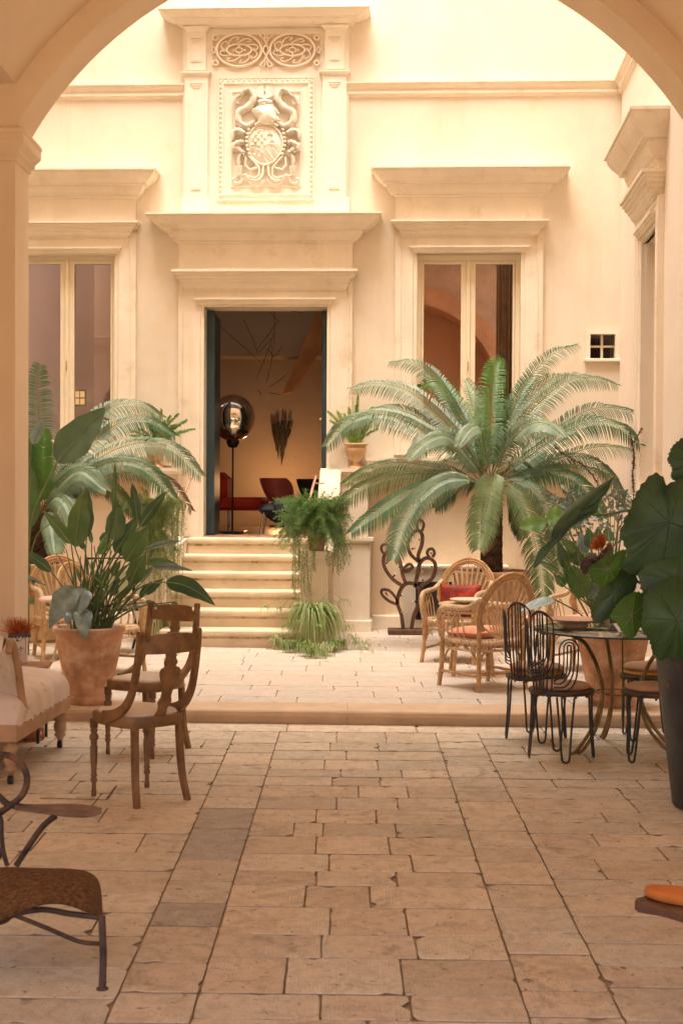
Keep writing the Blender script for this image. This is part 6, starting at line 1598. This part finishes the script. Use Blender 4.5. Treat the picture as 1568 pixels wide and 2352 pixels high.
# urn ferns: foxtail plumes
def plume_fern(label, loc, tips, mt, Y, seed):
    r = thing("potted_fern", label, "fern", loc); o = Vector(loc)+Vector((0,0,.22)); st = []
    rr2 = random.Random(seed)
    for (u, v) in tips:
        e = at(u, v, Y+rr2.uniform(-.12,.12)); st.append([o+Vector((rr2.uniform(-.05,.05), rr2.uniform(-.05,.05), 0)), (o+e)/2+Vector((0,0,.03)), e])
        st.append([o+Vector((rr2.uniform(-.05,.05), rr2.uniform(-.05,.05), 0)), (o+e)/2+Vector((0,0,.03)), e])
    feather(r, st, mt, "foliage", 2.2, .036, .013, seed)
BRI = leafmat("fern_bright", (.46,.60,.16), (.26,.42,.08), .6, .2, 12, .4)
plume_fern("bright green foxtail fern in the terracotta urn right of the doorway", (uR.x, uR.y, uR.z+.02), [(752,944),(758,965),(762,985),(775,945),(790,950),(800,935),(822,905),(818,930),(835,950),(855,935),(862,960),(850,980),(775,990),(868,985),(805,960),(840,990),(790,985)], BRI, 14.6, 12)
plume_fern("green feathery fern spilling from the urn left of the doorway", (uL.x, uL.y, uL.z+.02), [(335,960),(350,948),(372,940),(392,955),(410,950),(430,965),(448,985),(425,990),(400,990),(320,985),(300,1000),(290,1012),(310,1005),(345,975),(380,965),(360,960),(402,975),(395,1010),(305,990),(415,975)], leafmat("fern_mid",(.32,.46,.12),(.15,.28,.06),.6,.2,12,.35), 14.6, 13)

# ---- spider plants
SPD = leafmat("spider_plant_green", (.36,.44,.17), (.20,.30,.09), .45, .35, 14, .35)
SPDP = leafmat("spider_plant_pale", (.60,.60,.36), (.40,.46,.22), .45, .35, 14, .35)
def blades(m, o, n, lmin, lmax, r, lw=.0065, rise=.35, fall=1.0, ang=None):
    for k in range(n):
        a = r.uniform(0, 2*PI) if ang is None else r.uniform(*ang); L_ = r.uniform(lmin, lmax); up = r.uniform(rise*.5, rise*1.3); d = Vector((math.cos(a), math.sin(a), 0)); side = Vector((-d.y, d.x, 0)); rows = []
        for i in range(9):
            t = i/8; p = o + d*L_*(t**.9)*.72 + Vector((0,0,L_*(up*2.2*t - fall*1.05*t*t*t - fall*.35*t*t))); w = lw*math.sin(PI*(.12+.88*(1-t)))**.6 if t < 1 else .0004
            w = lw*(1-t**3)*min(1,.5+t*3)+.0003
            rows.append([p-side*w+Vector((0,0,w*.5)), p, p+side*w+Vector((0,0,w*.5))])
        m.loft(rows, True)
sp = thing("spider_plant", "striped spider plant overflowing the square stone planter by the steps", "plant", (sp_.location.x, 12.82, T+.32))
r9 = random.Random(30); o = Vector((sp_.location.x, 12.82, T+.32)); m = MB(); m2 = MB()
for k in range(5): blades(m, o+Vector((r9.uniform(-.06,.06), r9.uniform(-.06,.06), 0)), 36, .24, .50, r9, .0075)
for k in range(4): blades(m2, o+Vector((r9.uniform(-.06,.06), r9.uniform(-.06,.06), 0)), 20, .26, .48, r9, .0075)
m.build("leaves", SPD, sp, world=True); m2.build("pale_leaves", SPDP, sp, world=True)
m = MB()
for (u, v, dy) in ((640,1400,.0),(655,1440,-.1),(800,1440,.1),(825,1490,.1),(850,1500,0),(770,1410,-.2),(790,1380,.2),(610,1395,.1),(690,1430,-.25),(735,1440,-.25)):
    e = at(u, v, 12.75+dy); p = smoothpath([o, (o+e)/2+Vector((0,0,.14)), e], 5); m.tube(p, .0018, 3); blades(m, e, 9, .05, .12, r9, .004)
m.build("runners", SPD, sp, world=True)
for i, (u, v) in enumerate(((640,1492),(660,1500),(672,1478),(650,1470),(700,1508),(725,1512),(748,1506),(762,1498),(690,1495),(835,1502),(775,1492),(815,1490))):
    g_ = gr(u, v, T); lab = ("spider plantlet rooted at the left foot of the square planter" if u < 680 else "spider plantlet trailing on the paving right of the square planter" if u > 800 else "spider plantlet sprawling at the front foot of the square planter")
    t_ = thing("spider_plantlet", lab, "plant", g_, rnd.uniform(0,6), "spider plantlets around the square planter")
    m = MB()
    for q in range(7 if u < 800 else 2): blades(m, Vector((r9.uniform(-.06,.06), r9.uniform(-.05,.05), .02+r9.random()*.07)), 14, .06, .13, r9, .0045, .5, .9)
    m.build("leaves", SPD if i % 3 else SPDP, t_)
tq_ = gr(365, 1475, T); s2 = tpot("terracotta_pot", "low pot of the spider plant at the left foot of the stairs", (tq_.x, tq_.y, T), .13, .10, .24)
sp2 = thing("spider_plant", "pale spider plant left of the stairs behind the dark chairs", "plant", (tq_.x, tq_.y, T+.22)); o = Vector(sp2.location); m = MB(); m2 = MB()
for k in range(5): blades(m, o+Vector((r9.uniform(-.07,.07), r9.uniform(-.06,.06), 0)), 22, .22, .45, r9)
for k in range(4): blades(m2, o+Vector((r9.uniform(-.07,.07), r9.uniform(-.06,.06), 0)), 18, .22, .45, r9)
m.build("leaves", SPD, sp2, world=True); m2.build("pale_leaves", SPDP, sp2, world=True)

# ---- foreground plant, right
DPOT = mat("dark_glazed_pot", (.045,.055,.065), .4, .3, 4, .2, 40, .5, stains=((.30,.10,.04), 2.6, .64, .68))
pb = Vector((1.865, 6.95, 0)); pot = thing("tall_planter", "tall dark blue-grey planter with rust patches at the right edge", "plant pot", pb)
m = MB(); m.lathe([(0,0),(.225,0),(.235,.015),(.24,.06),(.275,.35),(.305,.60),(.318,.72),(.335,.735),(.338,.765),(.325,.775),(.30,.77),(.29,.70)], 56); m.build("pot_body", DPOT, pot)
m = MB(); m.lathe([(.295,.72),(0,.725)], 24); m.build("soil", mat("soil", (.07,.045,.03)), pot)
el = thing("elephant_ear_plant", "huge dark scalloped leaves looming over the tall dark planter", "plant", pb+Vector((0,0,.72)))
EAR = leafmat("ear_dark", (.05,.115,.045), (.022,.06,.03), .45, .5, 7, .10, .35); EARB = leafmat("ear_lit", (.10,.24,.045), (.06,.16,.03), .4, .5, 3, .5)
def polyleaf(out, Y, mt, cen, bulge=.12, tilt=(0,0), sc=26, name="leaf", edge=.012):
    pts = [L8(x, y) for x, y in out]; P3 = [at(u, v, Y) for u, v in pts]; P3 = smoothpath(P3+[P3[0]], 6)[:-1]; c = at(*L8(*cen), Y); rows = []; n = len(P3)
    for i in range(9):
        s = i/8; row = []
        for k, p in enumerate(P3):
            q = c.lerp(p, max(s, .001)); r_ = (p-c).length; dv = p-c
            sca = 1+(edge*(noise.noise(p*9)*1.2+.35*math.sin(k*2*PI/(n/sc)))/max(r_, .05))*s**4
            q = c + (p-c)*max(s,.001)*sca
            y = -bulge*(1-s*s) + .03*noise.noise(p*4)*s**2 + tilt[0]*dv.x*s + tilt[1]*dv.z*s
            # valleys along the main veins
            y += .004*math.sin(k*2*PI*7/n)*s*(1-s)
            row.append(q+Vector((0, y, 0)))
        rows.append(row)
    m = MB(); m.loft(rows, True, True); m.mi = 1
    for j in range(7):
        k = int(n*j/7); m.tube([rows[i][k]+Vector((0,-.002,0)) for i in range(0, 8)], [.0022*(1-i/9)+.0004 for i in range(8)], 4)
    return m.build(name, [mt, VEIN if mt is EARB else mt], el, world=True)
polyleaf([(1180,420),(1235,340),(1330,268),(1410,300),(1440,345),(1560,300),(1760,330),(1850,600),(1800,900),(1600,1080),(1400,1130),(1180,1060),(1060,1000),(1110,900),(1095,820),(1052,740),(1090,640),(1140,540)], 6.75, EAR, (1420,640), .10, (.2,.0))
polyleaf([(1435,160),(1480,60),(1560,0),(1700,-90),(1850,0),(1850,300),(1700,380),(1500,330),(1450,290),(1465,230)], 6.95, EAR, (1620,160), .06, (.1,.2))
polyleaf([(860,1290),(920,1180),(1000,1020),(1080,960),(1180,1000),(1200,1150),(1100,1280),(1010,1370),(900,1430),(840,1380)], 6.85, EAR, (1030,1180), .05, (-.2,.3))
polyleaf([(828,1010),(900,950),(1000,905),(1100,862),(1105,940),(1060,1040),(1000,1110),(950,1152),(880,1130),(840,1080)], 6.80, EARB, (970,1010), .03, (-.3,.1))
polyleaf([(985,1380),(1060,1290),(1130,1220),(1210,1190),(1300,1240),(1290,1400),(1230,1480),(1165,1565),(1090,1530),(1040,1450)], 6.72, EARB, (1150,1370), .04, (.2,.2))
polyleaf([(1225,1380),(1240,1240),(1340,1130),(1500,1080),(1700,1100),(1820,1300),(1700,1600),(1568,1690),(1450,1690),(1370,1720),(1310,1640),(1290,1560),(1240,1480)], 6.62, leafmat("ear_mid",(.055,.13,.04),(.025,.07,.025),.4,.5,3,.2), (1480,1400), .09, (.1,.1))
polyleaf([(1200,1050),(1300,960),(1500,900),(1800,950),(1850,1250),(1600,1300),(1350,1250),(1230,1180)], 6.70, EAR, (1500,1090), .06, (.1,.1))
polyleaf([(765,1000),(800,930),(870,905),(960,900),(900,960),(840,1010),(800,1060)], 6.9, leafmat("ear_brownish",(.09,.055,.045),(.05,.035,.03),.5,.4,3,.1), (850,960), .02, (0,.2))
polyleaf([(1052,278),(1010,330),(985,400),(925,470),(895,560),(850,592),(760,640),(650,722),(590,790),(520,852),(450,930),(412,985),(382,995),(385,955),(420,870),(460,830),(515,790),(540,700),(610,600),(690,510),(770,450),(850,395),(930,350)], 6.55, EAR, (740,570), .05, (0,.25), 60, edge=.003)
sm = MB(); b = pb+Vector((0,0,.72)); 
for (x, y, Y, r0) in ((860,590,6.56,.006),(1420,640,6.85,.014),(1620,160,7.0,.013),(1030,1180,6.9,.009),(970,1010,6.88,.008),(1150,1370,6.8,.008),(1480,1400,6.75,.012)):
    e = at(*L8(x, y), Y); mid = at(*L8(1420, 640), 6.9) if (x, y) == (860,590) else b.lerp(e,.5)+Vector((.05,0,.06)); stemtube(sm, [b+Vector((rnd.uniform(-.08,.08),rnd.uniform(-.05,.05),0)), mid, e], r0*1.3, r0*.8)
sm.build("stems", STEMG, el, world=True)
# protea flower and dry vine
pf = at(1384, 1256, 8.4); pr = thing("protea_flower", "orange spiky protea bloom peeking out left of the dark leaves", "flower", pf)
m = MB(); rq = random.Random(6)
for k in range(150):
    a = rq.uniform(0,2*PI); t = rq.uniform(0,1.0); d = Vector((math.sin(t)*math.cos(a), math.sin(t)*math.sin(a), math.cos(t))); d = Matrix.Rotation(-.9,3,'Y') @ Matrix.Rotation(.5,3,'X') @ d; L_ = rq.uniform(.06,.085)
    m.tube([d*.015, d*L_*.7+Vector((0,0,.004)), d*L_], [.0025,.0042,.002], 4)
m.build("petals", mat("protea_orange", (.66,.20,.06), .7, .2, 20), pr)
m = MB()
for k in range(90):
    a = rq.uniform(0,2*PI); t = rq.uniform(1.0,2.0); d = Vector((math.sin(t)*math.cos(a), math.sin(t)*math.sin(a), math.cos(t))); d = Matrix.Rotation(-.9,3,'Y') @ d; m.tube([d*.01+Vector((.02,0,-.01)), d*.05+Vector((.035,0,-.012))], [.003,.001], 3)
m.build("dry_bracts", mat("dry_bract", (.30,.17,.10), .9, .2, 30), pr)
m = MB(); m.tube(smoothpath([Vector((.03,0,-.01)), Vector((.12,.1,-.2)), Vector((.18,.3,-.7)), Vector((.2,.4,-(pf.z-.12)))], 4), .005, 5); m.build("stem", STEMG, pr)
vn = thing("dry_vine", "thin dry brown thorny vine dangling near the right court wall", "vine", at(1452, 1240, 12.6))
VN = mat("dry_vine_brown", (.12,.06,.035), .9, .2, 20)
for pts, Y in (([(1150,-60),(1162,0),(1178,120),(1172,250),(1180,430),(1150,560),(1060,700),(1030,830)],12.6),([(560,50),(600,90),(690,150),(770,190),(850,270),(900,350),(970,450),(1020,560),(1060,640)],11.8),([(1168,0),(1185,150),(1168,290),(1182,430)],12.62),([(1165,40),(1215,-40),(1240,-90)],12.6)):
    m = MB(); path = smoothpath([at(*L8(x,y), Y) for x, y in pts], 6); m.tube(path, .0045, 5)
    for p in path:
        for q in range(2): d = Vector((rq.gauss(0,1), rq.gauss(0,.5), rq.gauss(0,1))).normalized(); m.tube([p, p+d*.022], [.005,.001], 4)
    m.build("stem", VN, vn, world=True)
# ================================================================== LIGHT
w = bpy.data.worlds.new("World"); sc.world = w; w.use_nodes = True; nt = w.node_tree; bg = nt.nodes["Background"]
sky = nt.nodes.new("ShaderNodeTexSky"); sky.sky_type = 'NISHITA'; sky.sun_disc = False
SE, SA = R_(74), R_(200)
sky.sun_elevation = SE; sky.sun_rotation = SA; sky.air_density = .7; sky.dust_density = 6; sky.ozone_density = .3
nt.links.new(sky.outputs[0], bg.inputs["Color"]); bg.inputs["Strength"].default_value = SKY
sl = bpy.data.lights.new("sun", 'SUN'); sl.energy = SUN; sl.angle = R_(85); sl.color = (1, .95, .86)
so = bpy.data.objects.new("sun", sl); C.objects.link(so); so.location = (0, 4, 12)
# Nishita: sun_rotation measured clockwise from +Y
dv = Vector((math.sin(SA)*math.cos(SE), math.cos(SA)*math.cos(SE), math.sin(SE)))
so.rotation_euler = dv.to_track_quat('Z', 'Y').to_euler()
sc.view_settings.view_transform = 'Standard'; sc.view_settings.look = 'None'; sc.view_settings.exposure = EXPO; sc.view_settings.gamma = 1
sc.render.engine = 'CYCLES'; cy = sc.cycles
cy.use_denoising = True; cy.max_bounces = 8; cy.diffuse_bounces = 6; cy.glossy_bounces = 3; cy.transparent_max_bounces = 12; cy.transmission_bounces = 4
cy.use_adaptive_sampling = True; cy.adaptive_threshold = .02; cy.caustics_reflective = False; cy.caustics_refractive = False; cy.sample_clamp_indirect = 6
